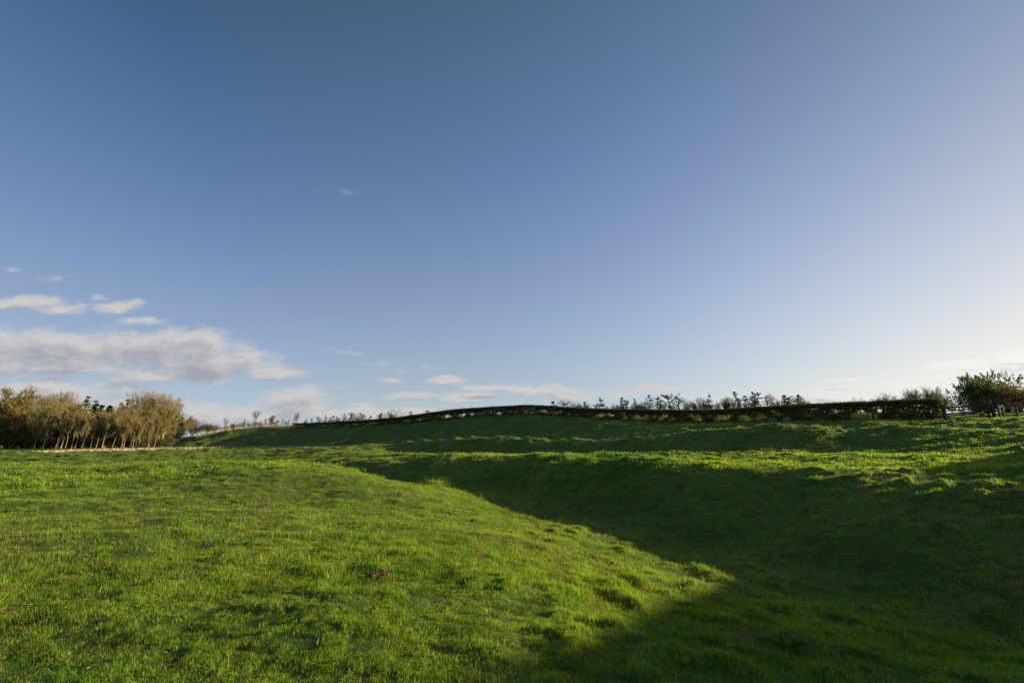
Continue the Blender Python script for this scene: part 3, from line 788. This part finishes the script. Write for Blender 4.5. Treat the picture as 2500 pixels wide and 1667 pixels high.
# ---- the wood on the left
rs_ = random.Random(5)
G = 'trees of the wood on the left'
plant('bigtree', 14, 948, 114, 'tall flat-topped tree with pale bare stem at the far left of the wood', G, 'flat_topped_tree', rz=0, wide=1.0)
front = [(95,985,'bud'),(114,990,'slim'),(145,985,'slim'),(158,990,'bud'),(184,1000,'slim'),(209,1000,'bare'),(243,1000,'slim'),(258,1002,'bud'),(311,1003,'bud'),(332,1020,'bare'),(345,1018,'bud')]
for i, (u, v, k) in enumerate(front):
    plant(k, u, v, 112 + (i * 7) % 6, {'slim': 'slender leaning pale-stemmed tree', 'bud': 'budding brown-olive tree with pale trunk', 'bare': 'bare brown tree with forked pale trunk'}[k] + ', %s from the left behind the wall' % orow(i), G, 'budding_tree' if k != 'bare' else 'bare_tree', rz=0.3 * math.sin(i * 2.1), wide=.85)
for i, (u, v) in enumerate([(372,1022),(388,1018),(402,1026),(420,1030)]):
    plant('yellow' if i < 2 else 'bud', u, v, 120 + i * 2, '%s yellow-budded tree, %s of four along the right end of the wood' % ('broad' if i < 2 else 'narrow', orow(i)), G, 'budding_tree', wide=.9)
for i, (u, v) in enumerate([(335,968),(352,964),(372,966),(392,970),(408,976),(423,990)]):
    plant('broom', u, v, 150 + (i % 3) * 4, 'tall bare pinkish tree above the wood, %s from the left in the fan' % orow(i), G, 'poplar_tree', wide=1.0)
for i, (u, v) in enumerate([(128,966),(142,962),(158,965),(108,978)]):
    plant('broom', u, v, 158 + i, 'thin pale bare treetop above the left part of the wood, %s tallest of four' % ('second', 'very', 'third', 'fourth')[i], G, 'poplar_tree', wide=.55)
for i, (u, v) in enumerate([(207,968),(219,978),(298,976),(284,984),(362,976),(376,992),(318,990)]):
    plant('larch', u, v, 134 + (i % 3) * 3, 'fresh green larch standing in the wood, %s' % ('tallest, left of the centre', 'beside the tallest green one', 'pointed, just right of the centre', 'lower, left of the pointed one', 'in front of the bare fan', 'lower, right in front of the bare fan', 'small, between two green tops')[i], G, 'larch_tree')
for i, (u, v) in enumerate([(181,987),(226,988),(240,988),(256,990),(268,992),(426,1014),(438,1018),(445,1030),(150,1005),(200,1002),(335,1008)]):
    plant('tallcon', u, v, 130 + (i % 4) * 3, 'dark pointed conifer in the wood, %s dark one from the left' % orow([1,3,4,5,6,8,9,10,0,2,7][i]), G, 'conifer_tree', wide=1.15)
for i in range(15):
    u = 84 + i * 21.5 + rs_.uniform(-6, 6)
    plant('slim', u, rs_.uniform(1000, 1030), rs_.uniform(110, 118), 'slender pale-stemmed bare tree at the wood edge, %s of the thinnest trees' % orow(i), G, 'slender_tree', wide=.8)
for i, (u, v, k) in enumerate([(455,1016,'yellow'),(468,1022,'bare'),(440,1022,'bud')]):
    plant(k, u, v, 150 + 6 * i, ('rounded ochre-brown tree at the right end of the wood', 'small bare tree just beyond the right end of the wood', 'brown budding tree behind the dark conifers at the end of the wood')[i], G, 'budding_tree')
rs_ = random.Random(5)
for i in range(46):
    u = -30 + i * 10.3 + rs_.uniform(-4, 4)
    top = np.interp(u, [-30, 60, 100, 180, 300, 400, 450], [985, 985, 984, 992, 994, 1000, 1020]) + rs_.choice([rs_.uniform(-14, 0), rs_.uniform(-2, 18), rs_.uniform(2, 22)])
    plant(rs_.choice(['bare', 'bud', 'bud', 'bare', 'yellow']), u, top, rs_.uniform(121, 148), 'brown twiggy tree deep in the left wood, showing between the front trees', 'inner trees of the left wood', 'bare_tree')
for i in range(60):
    u = -30 + (i % 30) * 16.2 + rs_.uniform(-6, 6); back = i >= 30
    plant('under' if u < 100 else ('brush', 'brush', 'under')[i % 3], u, np.interp(u, [0, 90, 200, 450], [1045, 1062, 1066, 1072]) + rs_.uniform(-8, 8) - (24 if back else 0), rs_.uniform(150, 166) if back else rs_.uniform(117, 126), 'tangled undergrowth bush at the foot of the left wood', 'undergrowth bushes of the left wood', 'evergreen_bush', 'bush')
plant('ever', 30, 1030, 112, 'large dark evergreen bush under the flat-topped tree', None, 'evergreen_bush', 'bush')
plant('ever', 75, 1045, 111, 'low dark evergreen bush left of the first pale leaning trunk', None, 'evergreen_bush', 'bush')

# ---- along the hill crest, left
G = 'trees behind the hill crest'
hill = [(476,1022,210,'dark'),(492,1027,215,'round'),(509,1031,215,'round'),(526,1034,215,'bud'),(548,1017,165,'dark'),(577,1030,190,'round'),(592,1022,172,'conifer'),(604,1028,175,'dark'),(622,1000,158,'dark'),
        (636,1026,176,'conifer'),(646,1022,174,'conifer'),(663,1013,160,'yellow'),(678,1022,176,'dark'),(690,1021,174,'dark'),(703,1022,172,'conifer'),(715,1018,172,'conifer'),(724,1003,166,'dark'),
        (746,1022,168,'conifer'),(760,1021,170,'conifer')]
desc = {'dark': 'bare twiggy tree', 'round': 'low rounded brown tree', 'conifer': 'small ragged dark conifer', 'yellow': 'pale green budding tree', 'bud': 'low budding tree'}
for i, (u, v, y, k) in enumerate(hill):
    plant(k, u, v, y, '%s on the left hill crest, %s from the left' % (('tall ' if v < 1005 else '') + desc[k], orow(i)), G, 'conifer_tree' if k == 'conifer' else 'bare_tree')
plant('rust', 569, 1035, 158, 'rust-coloured leafy bush on the left hill crest', None, 'rusty_bush', 'bush', wide=.9)

# ---- small trees showing over the hedge
G = 'trees showing over the hedge'
row = [(772,1016,'c'),(792,1011,'c'),(800,1019,'c'),(811,1014,'c'),(828,1019,'c'),(834,1010,'c'),(850,1012,'c'),(863,1008,'c'),(879,1009,'c'),(904,1013,'c'),(915,1008,'c'),(928,1010,'c'),
       (952,1004,'r'),(968,999,'r'),(1002,1005,'c'),(1031,1002,'c'),
       (1355,978,'c'),(1380,982,'c'),(1407,981,'d'),(1422,983,'d'),(1436,980,'c'),(1455,985,'d'),(1466,985,'d'),(1477,970,'c'),(1500,986,'d'),(1515,973,'c'),(1531,976,'c'),(1555,973,'c'),(1572,983,'d'),(1590,966,'c'),
       (1616,970,'c'),(1640,961,'c'),(1660,969,'c'),(1682,972,'d'),(1700,974,'d'),(1716,969,'d'),(1728,975,'d'),(1741,958,'c'),(1762,971,'d'),(1773,971,'y'),(1796,965,'d'),(1810,958,'c'),(1828,965,'c'),(1849,957,'c'),(1870,960,'c'),
       (1886,961,'d'),(1900,970,'d'),(1912,967,'d'),(1928,962,'c'),(1940,968,'c'),(1952,964,'c'),(1970,969,'d')]
nm = {'c': ('conifer', 'conifer_tree'), 'd': ('dark', 'bare_tree'), 'r': ('round', 'spreading_tree'), 'y': ('yellow', 'budding_tree')}
cn = {'c': 0, 'd': 0}
for i, (u, v, k) in enumerate(row):
    y = np.interp(u, [760, 1000, 1350, 1700, 2000], [168, 150, 140, 122, 112]) + (i * 5) % 7
    if k == 'r': lab = ('small', 'broad')[u > 960] + ' round-crowned tree against the sky where the hedge climbs the hill'
    elif k == 'y': lab = 'greenish leafy tree between bare trees above the middle of the hedge'
    else:
        side = 'over the hedge left of the round trees' if u < 950 else ('over the hedge just right of the round trees' if u < 1100 else ('over the middle of the hedge' if u < 1750 else 'over the right half of the hedge'))
        key = (k, side); cn[key] = cn.get(key, 0) + 1
        lab = '%s %s, %s of its kind' % ('ragged dark conifer' if k == 'c' else 'small bare tree', side, orow(cn[key] - 1))
    plant(nm[k][0], u, v, y, lab, G, nm[k][1], wide=(1.35 if k == 'c' else 1.1))
# low bare saplings filling the tree line
for i in range(46):
    u = rs_.uniform(1385, 1975); y = np.interp(u, [1380, 1700, 2000], [150, 134, 122])
    plant('dark', u, np.interp(u, [1380, 1450, 1700, 1980], [988, 988, 978, 974]) + rs_.uniform(-3, 9), y, 'faint small bare sapling between the taller trees showing over the hedge', 'bare saplings in the tree line over the hedge', 'bare_sapling', wide=1.3)
for i in range(22):
    u = rs_.uniform(590, 940)
    plant(rs_.choice(['dark', 'conifer']), u, np.interp(u, [590, 720, 940], [1030, 1024, 1013]) + rs_.uniform(-2, 6), 178, 'faint low sapling between the small trees along the left skyline', 'saplings on the left skyline', 'small_sapling', wide=1.2)
for i in range(16):
    u = 440 + i * 9 + rs_.uniform(-3, 3)
    plant(rs_.choice(['round', 'dark', 'bud']), u, np.interp(u, [440, 480, 580], [1022, 1030, 1040]) + rs_.uniform(-4, 5), rs_.uniform(225, 250), 'hazy small tree in the distance between the wood and the hill crest', 'distant trees between wood and hill', 'distant_tree', wide=1.3)
G = 'trees right of the hedge line'
far = [(2060,977,'d'),(2110,971,'r'),(2128,975,'r'),(2146,972,'d'),(2160,962,'d'),(2178,955,'d'),(2196,964,'r'),(2219,955,'d'),(2236,949,'d'),(2248,950,'d'),(2262,948,'d'),(2274,946,'d'),(2288,944,'d'),(2299,942,'d')]
for i, (u, v, k) in enumerate(far):
    plant('dark' if k == 'd' else 'round', u, v, 92 + (i * 5) % 9, 'brown twiggy %s tree over the hedge end, %s from the left' % ('bare' if k == 'd' else 'rounded', orow(i)), G, 'bare_tree', wide=1.15)
plant('yellow', 2314, 960, 68, 'ochre-leaved bush at the right end of the hedge', None, 'ochre_bush', 'bush', wide=1.1)
plant('round', 2332, 966, 72, 'greyish twiggy bush between the ochre bush and the bare tree', None, 'twiggy_bush', 'bush', wide=1.1)
plant('dark', 2358, 943, 60, 'bare tree with a dark trunk behind the field gate', None, 'bare_tree')
for i, (k, u, v, y, w, lab) in enumerate([('ever',2392,917,58,.8,'tall dark evergreen bush right of the bare tree behind the gate'),('ever',2424,912,60,.7,'dark leafy tree in the middle of the bush group by the gate'),
      ('ever',2462,903,60,.72,'tallest dark leafy tree with ragged top at the right edge'),('brush',2420,950,55,1.3,'big brown twiggy bush behind the far gatepost'),('brush',2470,935,56,1.2,'brown twiggy bush in front of the tallest leafy tree'),
      ('brush',2505,940,56,1.2,'brown twiggy bush cut by the right edge of the view'),('ever',2400,975,53,1.1,'low dark evergreen bush behind the gate')]):
    plant(k, u, v, y, lab, 'bushes behind the gate', 'leafy_bush' if k == 'ever' else 'brown_bush', 'bush', wide=w)

# ------------------------------------------------------------------ the clipped hedge
def build_hedge():
    rs = np.random.RandomState(31)
    U = [718,760,850,900,950,1000,1100,1200,1300,1360,1400,1500,1600,1700,1750,1800,1850,1900,1950,2000,2050,2100,2200,2298]
    VT = [1033,1032,1028,1025,1021,1015,1000,993,988,991.6,996,999,1000,1001,1000,997,995,991,988,986,983,981.7,977,974.5]
    YD = [145,140,126,118,112,105,98,93,88,85,83,78,72,66,63,60,57,55,52.5,50,48.5,47.5,45.5,44]
    uu = np.linspace(718, 2298, 500)
    y = np.interp(uu, U, YD); vt = np.interp(uu, U, VT)
    ker = np.ones(25) / 25
    y = np.convolve(np.pad(y, 12, 'edge'), ker, 'valid'); vt = np.convolve(np.pad(vt, 12, 'edge'), ker, 'valid')
    a = np.array([ray(q, 1000)[0] for q in uu]); x = a * y
    zt = np.array([z_at(v_, y_) for v_, y_ in zip(vt, y)]); zb = height(x, y)
    zt = zt + 0.05 * pnoise(uu * .06, uu * 0, 51) + 0.03 * pnoise(uu * .2, uu * 0, 52)
    s = np.concatenate([[0], np.cumsum(np.hypot(np.diff(x), np.diff(y)))])
    tx, ty = np.gradient(x, s), np.gradient(y, s); nrm = np.hypot(tx, ty); nx, ny = -ty / nrm, tx / nrm
    L = s[-1]
    def at_s(q): return [np.interp(q, s, w) for w in (x, y, zb, zt, nx, ny)]
    root = empty('clipped_hedge', (x[250], y[250], zb[250]))
    tag(root, 'long flat-topped clipped hedge running over the hill to the gate', 'hedge')
    off = np.array([x[250], y[250], zb[250]])
    def leaves(n, frac, size, keepfn, matn, name, zj=0.0):
        q = rs.rand(n) ** 0.8 * L; q = L - (L - q) ; X_, Y_, B_, T_, NX, NY = at_s(q)
        f = frac(n, q); w = rs.uniform(-.55, .55, n)
        k = keepfn(q, f, w); q, f, w, X_, Y_, B_, T_, NX, NY = [z_[k] for z_ in (q, f, w, X_, Y_, B_, T_, NX, NY)]
        c = np.stack([X_ + NX * w, Y_ + NY * w, B_ + (T_ - B_) * f + rs.normal(size=len(q)) * zj], -1)
        a_ = rs.normal(size=c.shape); a_ /= np.linalg.norm(a_, axis=1)[:, None]
        b_ = np.cross(a_, rs.normal(size=c.shape)); b_ /= np.linalg.norm(b_, axis=1)[:, None]
        sz = size * rs.uniform(.5, 1.3, len(c))[:, None]
        V = np.stack([c - a_ * sz, c + b_ * sz * .55, c + a_ * sz, c - b_ * sz * .55], 1).reshape(-1, 3)
        F = np.arange(len(V)).reshape(-1, 4)
        return mesh_obj(name, V - off, F, M[matn], root)
    # dense clipped head
    def head_frac(n, q): return 1 - 0.45 * rs.rand(n) ** 0.9
    def head_keep(q, f, w):
        return (f > 0.66 + 0.16 * pnoise(q * .8, q * 0 + 3.3)) | (rs.rand(len(q)) < .3)
    leaves(270000, head_frac, .068, head_keep, 'hedge', 'clipped_head')
    leaves(36000, lambda n, q: 1 + np.abs(rs.normal(size=n)) * .035 - .01, .045, lambda q, f, w: rs.rand(len(q)) < .9, 'hedge_top', 'top_shoots')
    # looser bottoms with gaps
    def low_keep(q, f, w):
        g = pnoise(q * .75, f * 1.4 + 9, 3) + .5 * pnoise(q * 2.2, f * 2.5, 4)
        leftfill = np.interp(q, [0, L * .25, L * .45, L * .6, L * .75, L], [.40, .44, .50, .38, .2, .05])
        rightfill = np.interp(q, [L * .86, L * .93], [0, .28])
        return (g + leftfill + rightfill + .30 * (f - .42) > rs.rand(len(q)) * .16 + .02) | (rs.rand(len(q)) < .03)
    leaves(190000, lambda n, q: rs.uniform(.04, .64, n), .07, low_keep, 'hedge', 'hedge_bottom')
    leaves(60000, lambda n, q: np.abs(rs.normal(size=n)) * .09, .06, lambda q, f, w: rs.rand(len(q)) < .95, 'hedge', 'hedge_foot')
    # stems
    T = MB(); q = 0.0
    while q < L:
        X_, Y_, B_, T_, NX, NY = [float(v_) for v_ in at_s(q)]
        for k in range(rs.randint(1, 4)):
            w = rs.uniform(-.25, .25); p = np.array([X_ + NX * w, Y_ + NY * w, B_ - .08]) - off; r = rs.uniform(.018, .045)
            H_ = (T_ - B_) * rs.uniform(.6, .85)
            for i in range(3):
                p2 = p + np.array([rs.normal() * .10, rs.normal() * .10, H_ / 3]); T.tube(p, p2, r, r * .8, 4)
                if i: T.tube(p, p + np.array([rs.normal() * .3, rs.normal() * .3, H_ / 3]), r * .5, r * .25, 3)
                p, r = p2, r * .8
        q += rs.uniform(.25, .8)
    T.build('stems', BD, root)
    return root
build_hedge()

# ------------------------------------------------------------------ dry-stone wall at the foot of the hill
def build_wall():
    rs = np.random.RandomState(41)
    U = [-60,0,130,250,400,550,680,740,780,800,815,835,850,864]; VT = [1104,1102.5,1099,1094.5,1091.5,1090,1087.8,1087.5,1088,1084,1078,1073.5,1072,1073]; Y = [68,72,77,82,88,93,98,99.5,100,100.5,101.5,103.5,106,109]
    uu = np.linspace(-60, 864, 900); y = np.interp(uu, U, Y); vt = np.interp(uu, U, VT)
    a = np.array([ray(q, 1095)[0] for q in uu]); x = a * y
    zt = np.array([z_at(v_, y_) for v_, y_ in zip(vt, y)])
    s = np.concatenate([[0], np.cumsum(np.hypot(np.diff(x), np.diff(y)))]); L = s[-1]
    root = empty('stone_wall', (x[0], y[0], zt[0] - 1.2)); off = np.array([x[0], y[0], zt[0] - 1.2])
    tag(root, 'long low dry-stone wall of pale and reddish stones below the wood', 'wall')
    B = MB(); Cp = MB()
    h0 = 0.0
    rows_ = 9; hh = 1.35
    for r in range(rows_):
        q = rs.rand() * .2
        while q < L:
            ln = rs.uniform(.18, .5); X_, Y_, Z_ = np.interp(q, s, x), np.interp(q, s, y), np.interp(q, s, zt)
            X2, Y2 = np.interp(q + .3, s, x), np.interp(q + .3, s, y); rz = math.atan2(Y2 - Y_, X2 - X_) if q + .3 < L else 0
            wd = .55 - .2 * r / rows_
            B.box((X_ - off[0], Y_ - off[1], Z_ - off[2] - .22 - hh + (r + .5) * hh / rows_), ln * .96, wd * rs.uniform(.9, 1.1), hh / rows_ * .97, rz, .02, rs)
            q += ln
    q = 0.0
    while q < L:
        ln = rs.uniform(.10, .22); X_, Y_, Z_ = np.interp(q, s, x), np.interp(q, s, y), np.interp(q, s, zt)
        X2, Y2 = np.interp(q + .3, s, x), np.interp(q + .3, s, y); rz = math.atan2(Y2 - Y_, X2 - X_) if q + .3 < L else 0
        h_ = rs.uniform(.18, .30)
        Cp.box((X_ - off[0], Y_ - off[1], Z_ - off[2] - .22 + h_ / 2), ln * .9, .40, h_, rz, .03, rs, (rs.uniform(-.1, .3), 0)); q += ln
    B.build('coursed_stones', M['stone'], root); Cp.build('coping_stones', M['stone'], root)
build_wall()

# ------------------------------------------------------------------ fences
def fence(name, label, pts, rails, ph, mat, rail_w=.04, rail_h=.10, post=.11, rs=None, group=None):
    """pts: world foot points of the posts; rails: heights above ground"""
    rs = rs or random.Random(3)
    c = pts[len(pts) // 2]; root = empty(name, tuple(c)); tag(root, label, 'fence', group)
    c = Vector(c)
    for p in pts:
        b = MB(); h = ph * rs.uniform(.96, 1.05); p = Vector(p) - c
        b.box((p.x, p.y, p.z + h / 2 - .15), post, post, h + .3, rs.uniform(0, .5), .006, np.random.RandomState(int(abs(p.x * 37)) % 9999), (rs.uniform(-.03, .03), 0))
        b.build('post', mat, root)
    for hgt in rails:
        b = MB()
        for p, q in zip(pts[:-1], pts[1:]):
            p, q = Vector(p) - c, Vector(q) - c
            b.beam(p + Vector((0, -post * .55, hgt)), q + Vector((0, -post * .55, hgt + rs.uniform(-.02, .02))), rail_w, rail_h)
        b.build('rail', mat, root)
    return root
# pale fence on the left hill crest
uu = np.linspace(484, 722, 27); yy = np.interp(uu, [484, 560, 640, 722], [133, 139, 143, 147])
fence('post_and_rail_fence', 'pale post and rail fence along the left hill crest under the small trees', [at(u, y) for u, y in zip(uu, yy)], (.45, .85, 1.15), 1.3, M['wood_pale'])
uu = np.linspace(500, 700, 16); yy = np.interp(uu, [500, 700], [172, 160])
fence('post_and_rail_fence', 'second pale fence farther back behind the left hill crest', [at(u, y) for u, y in zip(uu, yy)], (.6, 1.15), 1.35, M['wood_pale'])
# rails climbing the hill side from the wall to the hedge
fence('post_and_rail_fence', 'weathered rail fence climbing the shaded hillside from wall to hedge', [at(u, y) for u, y in [(862,109),(872,110),(884,111),(897,112),(911,114.5),(926,117),(936,117.5)]], (.55, 1.0), 1.2, M['wood_pale'], .05, .09, .12)
# fence right of the gate
fence('post_and_rail_fence', 'dark rail fence running right from the thick pale gatepost', [at(u, y) for u, y in [(2446,42.6),(2458,43),(2491,43),(2530,43),(2570,43)]], (.22, .5, .78, 1.02), 1.18, M['wood_grey'])
# timber tree guards
for i, (u, y, w) in enumerate([(569,152,1.0),(592,150,1.5),(624,147,1.7),(666,147,1.7)]):
    p = at(u, y); r = empty('tree_guard', tuple(p), .3); tag(r, 'square pale timber tree guard on the hill crest, ' + ('around the rusty bush', 'second from the left', 'under the tall bare tree', 'under the pale green tree')[i], 'tree guard', 'timber tree guards on the hill crest')
    for sx in (-1, 1):
        for sy in (-1, 1):
            b = MB(); b.box((sx * w / 2, sy * w / 2, .8), .12, .12, 1.8); b.build('post', M['wood_pale'], r)
    for hgt in (.35, .7, 1.05, 1.4, 1.62):
        b = MB()
        for sy in (-1, 1):
            b.beam((-w / 2 - .08, sy * (w / 2 + .08), hgt), (w / 2 + .08, sy * (w / 2 + .08), hgt), .04, .10)
            b.beam((sy * (w / 2 + .08), -w / 2 - .08, hgt), (sy * (w / 2 + .08), w / 2 + .08, hgt), .04, .10)
        b.build('rail', M['wood_pale'], r)

# ------------------------------------------------------------------ the field gate
def build_gate():
    W = M['wood_grey']
    pa, pb = at(2311, 42.6), at(2420, 42.6)
    for p, w, h, lab, mt in ((pa, .22, 1.35, 'dark square gatepost at the hedge end of the gate', W), (pb, .12, 1.25, 'slim gatepost at the latch end of the gate', W), (at(2433, 42.4), .20, 1.15, 'thick pale post beside the slim latch post', M['wood_grey'])):
        b = MB(); b.box((0, 0, h / 2 - .2), w, w, h + .4, .1, .01, np.random.RandomState(3)); b.box((0, 0, h + .01), w * .8, w * .8, .05, .1, .01, np.random.RandomState(4))
        o = b.build('gatepost', mt); o.location = tuple(p); tag(o, lab, 'gatepost', 'gateposts')
    root = empty('field_gate', tuple(pa)); tag(root, 'closed five-bar wooden field gate beside the hedge end', 'gate')
    d = pb - pa; L = d.length - .3; ux = d.normalized()
    def pt(s_, h): q = ux * (.16 + s_); return Vector((q.x, q.y - .03, q.z + h))
    for h in (.16, .36, .56, .80, 1.06):
        b = MB(); b.beam(pt(0, h), pt(L, h), .035, .095 if h < 1 else .12); b.build('rail', W, root)
    for s_ in (.04, L - .04): b = MB(); b.beam(pt(s_, .10), pt(s_, 1.16), .08, .09); b.build('stile', W, root)
    for s_ in (L * .33, L * .63): b = MB(); b.beam(pt(s_, .12) + Vector((0, -.04, 0)), pt(s_, 1.08) + Vector((0, -.04, 0)), .03, .09); b.build('upright', W, root)
    b = MB(); b.beam(pt(.1, 1.02) + Vector((0, .04, 0)), pt(L - .1, .18) + Vector((0, .04, 0)), .03, .09); b.build('brace', W, root)
    # slanting rails closing the gap between hedge and gatepost
    r2 = empty('gap_rails', tuple(at(2292, 43))); tag(r2, 'slanting rails closing the gap between hedge and gatepost', 'rail')
    o = Vector(at(2292, 43))
    for a_, b_ in (((2288, 43.2, .25), (2309, 42.7, .95)), ((2284, 43.3, .1), (2309, 42.7, .45)), ((2292, 43.1, 1.0), (2309, 42.7, 1.1))):
        b = MB(); b.beam(at(a_[0], a_[1]) + Vector((0, 0, a_[2])) - o, at(b_[0], b_[1]) + Vector((0, 0, b_[2])) - o, .05, .09); b.build('rail', W, r2)
build_gate()

# ------------------------------------------------------------------ stones below the hedge
def rough_block(name, label, u, y, sx, sy, sz, seed, cap=False):
    rs = np.random.RandomState(seed); p = at(u, y); bm = bmesh.new()
    bmesh.ops.create_cube(bm, size=1.0); bmesh.ops.subdivide_edges(bm, edges=bm.edges[:], cuts=3, use_grid_fill=True)
    for v in bm.verts:
        n = v.co.normalized(); v.co = v.co * .75 + n * .18; v.co += Vector(rs.normal(size=3) * .018)
        v.co = Vector((v.co.x * sx, v.co.y * sy, (v.co.z + .38) * sz))
    me = bpy.data.meshes.new(name); bm.to_mesh(me); bm.free(); me.materials.append(M['block'])
    o = link(bpy.data.objects.new(name, me)); o.location = (p.x, p.y, p.z - .03); tag(o, label, 'stone block')
    return o
rough_block('stone_block', 'low rounded grey stone block below the hedge', 1889, 51.8, .66, .45, .42, 1)
rough_block('stone_block', 'squarish grey stone block with ledge right of the rounded one', 1922, 51.0, .52, .45, .50, 2)

# ------------------------------------------------------------------ bare soil scrapes and dandelions in the near grass
def scrape(u, v, r, label, seed):
    p = ground_hit(u, v, 2, 40); rs = np.random.RandomState(seed); B = MB()
    for _ in range(46):
        a = rs.rand() * 6.283; q = r * math.sqrt(rs.rand()); s_ = rs.uniform(.015, .045)
        x_, y_ = q * math.cos(a), q * math.sin(a) * 1.2
        B.box((x_, y_, hz(p.x + x_, p.y + y_) - p.z + .015), s_, s_ * rs.uniform(.7, 1.3), s_ * .8, a, .008, rs)
    o = B.build('bare_soil', M['soil']); o.location = tuple(p); tag(o, label, 'soil'); o['kind'] = 'stuff'
scrape(925, 1405, .13, 'scraped patch of bare reddish soil on the mound side', 1)
scrape(1137, 1388, .07, 'small scraped patch of bare soil right of the larger one', 2)
scrape(1366, 1372, .06, 'small brown soil spot low on the lit slope', 3)
m_, t_ = new_mat('dandelion_yellow'); finish(t_, principled(t_, (0.80, 0.42, 0.01), 0.7, 0.2)); M['dandelion'] = m_
m_, t_ = new_mat('dandelion_stem'); finish(t_, principled(t_, (0.10, 0.14, 0.03), 0.7, 0.2)); M['dstem'] = m_
dl = [(389,1366,'left of a pair'),(395,1368,'right of a pair'),(535,1372,'alone in the middle of the lit mound'),(643,1371,'right of the lone one on the mound'),(157,1493,'near the left edge'),(213,1645,'nearest to the bottom edge'),(235,1547,'above the nearest one'),(1081,1341,'on the upper flank of the mound'),(1125,1329,'highest up on the flank')]
def dmeshes():
    H = MB()
    for ring, n, r, z in ((0, 12, .019, .058), (1, 10, .013, .063), (2, 6, .007, .066)):
        for i in range(n):
            a = 6.283 * i / n + ring * .3; c, s_ = math.cos(a), math.sin(a)
            H.add([(0, 0, .057), (c * r - s_ * .004, s_ * r + c * .004, z), (c * r * 1.12, s_ * r * 1.12, z + .001), (c * r + s_ * .004, s_ * r - c * .004, z)], [(0, 1, 2, 3)])
    S = MB(); S.tube((0, 0, -.01), (.004, 0, .03), .0018, .0016, 5); S.tube((.004, 0, .03), (0, 0, .059), .0016, .0015, 5)
    return H.mesh('flower_head', M['dandelion']), S.mesh('stem', M['dstem'])
hm, sm = dmeshes()
for u, v, lab in dl:
    p = ground_hit(u, v, 2, 40); e = empty('dandelion', tuple(p), u % 6, .72); tag(e, 'yellow dandelion in the near grass, ' + lab, 'flower', 'dandelions in the grass')
    link(bpy.data.objects.new('flower_head', hm), e); link(bpy.data.objects.new('stem', sm), e)
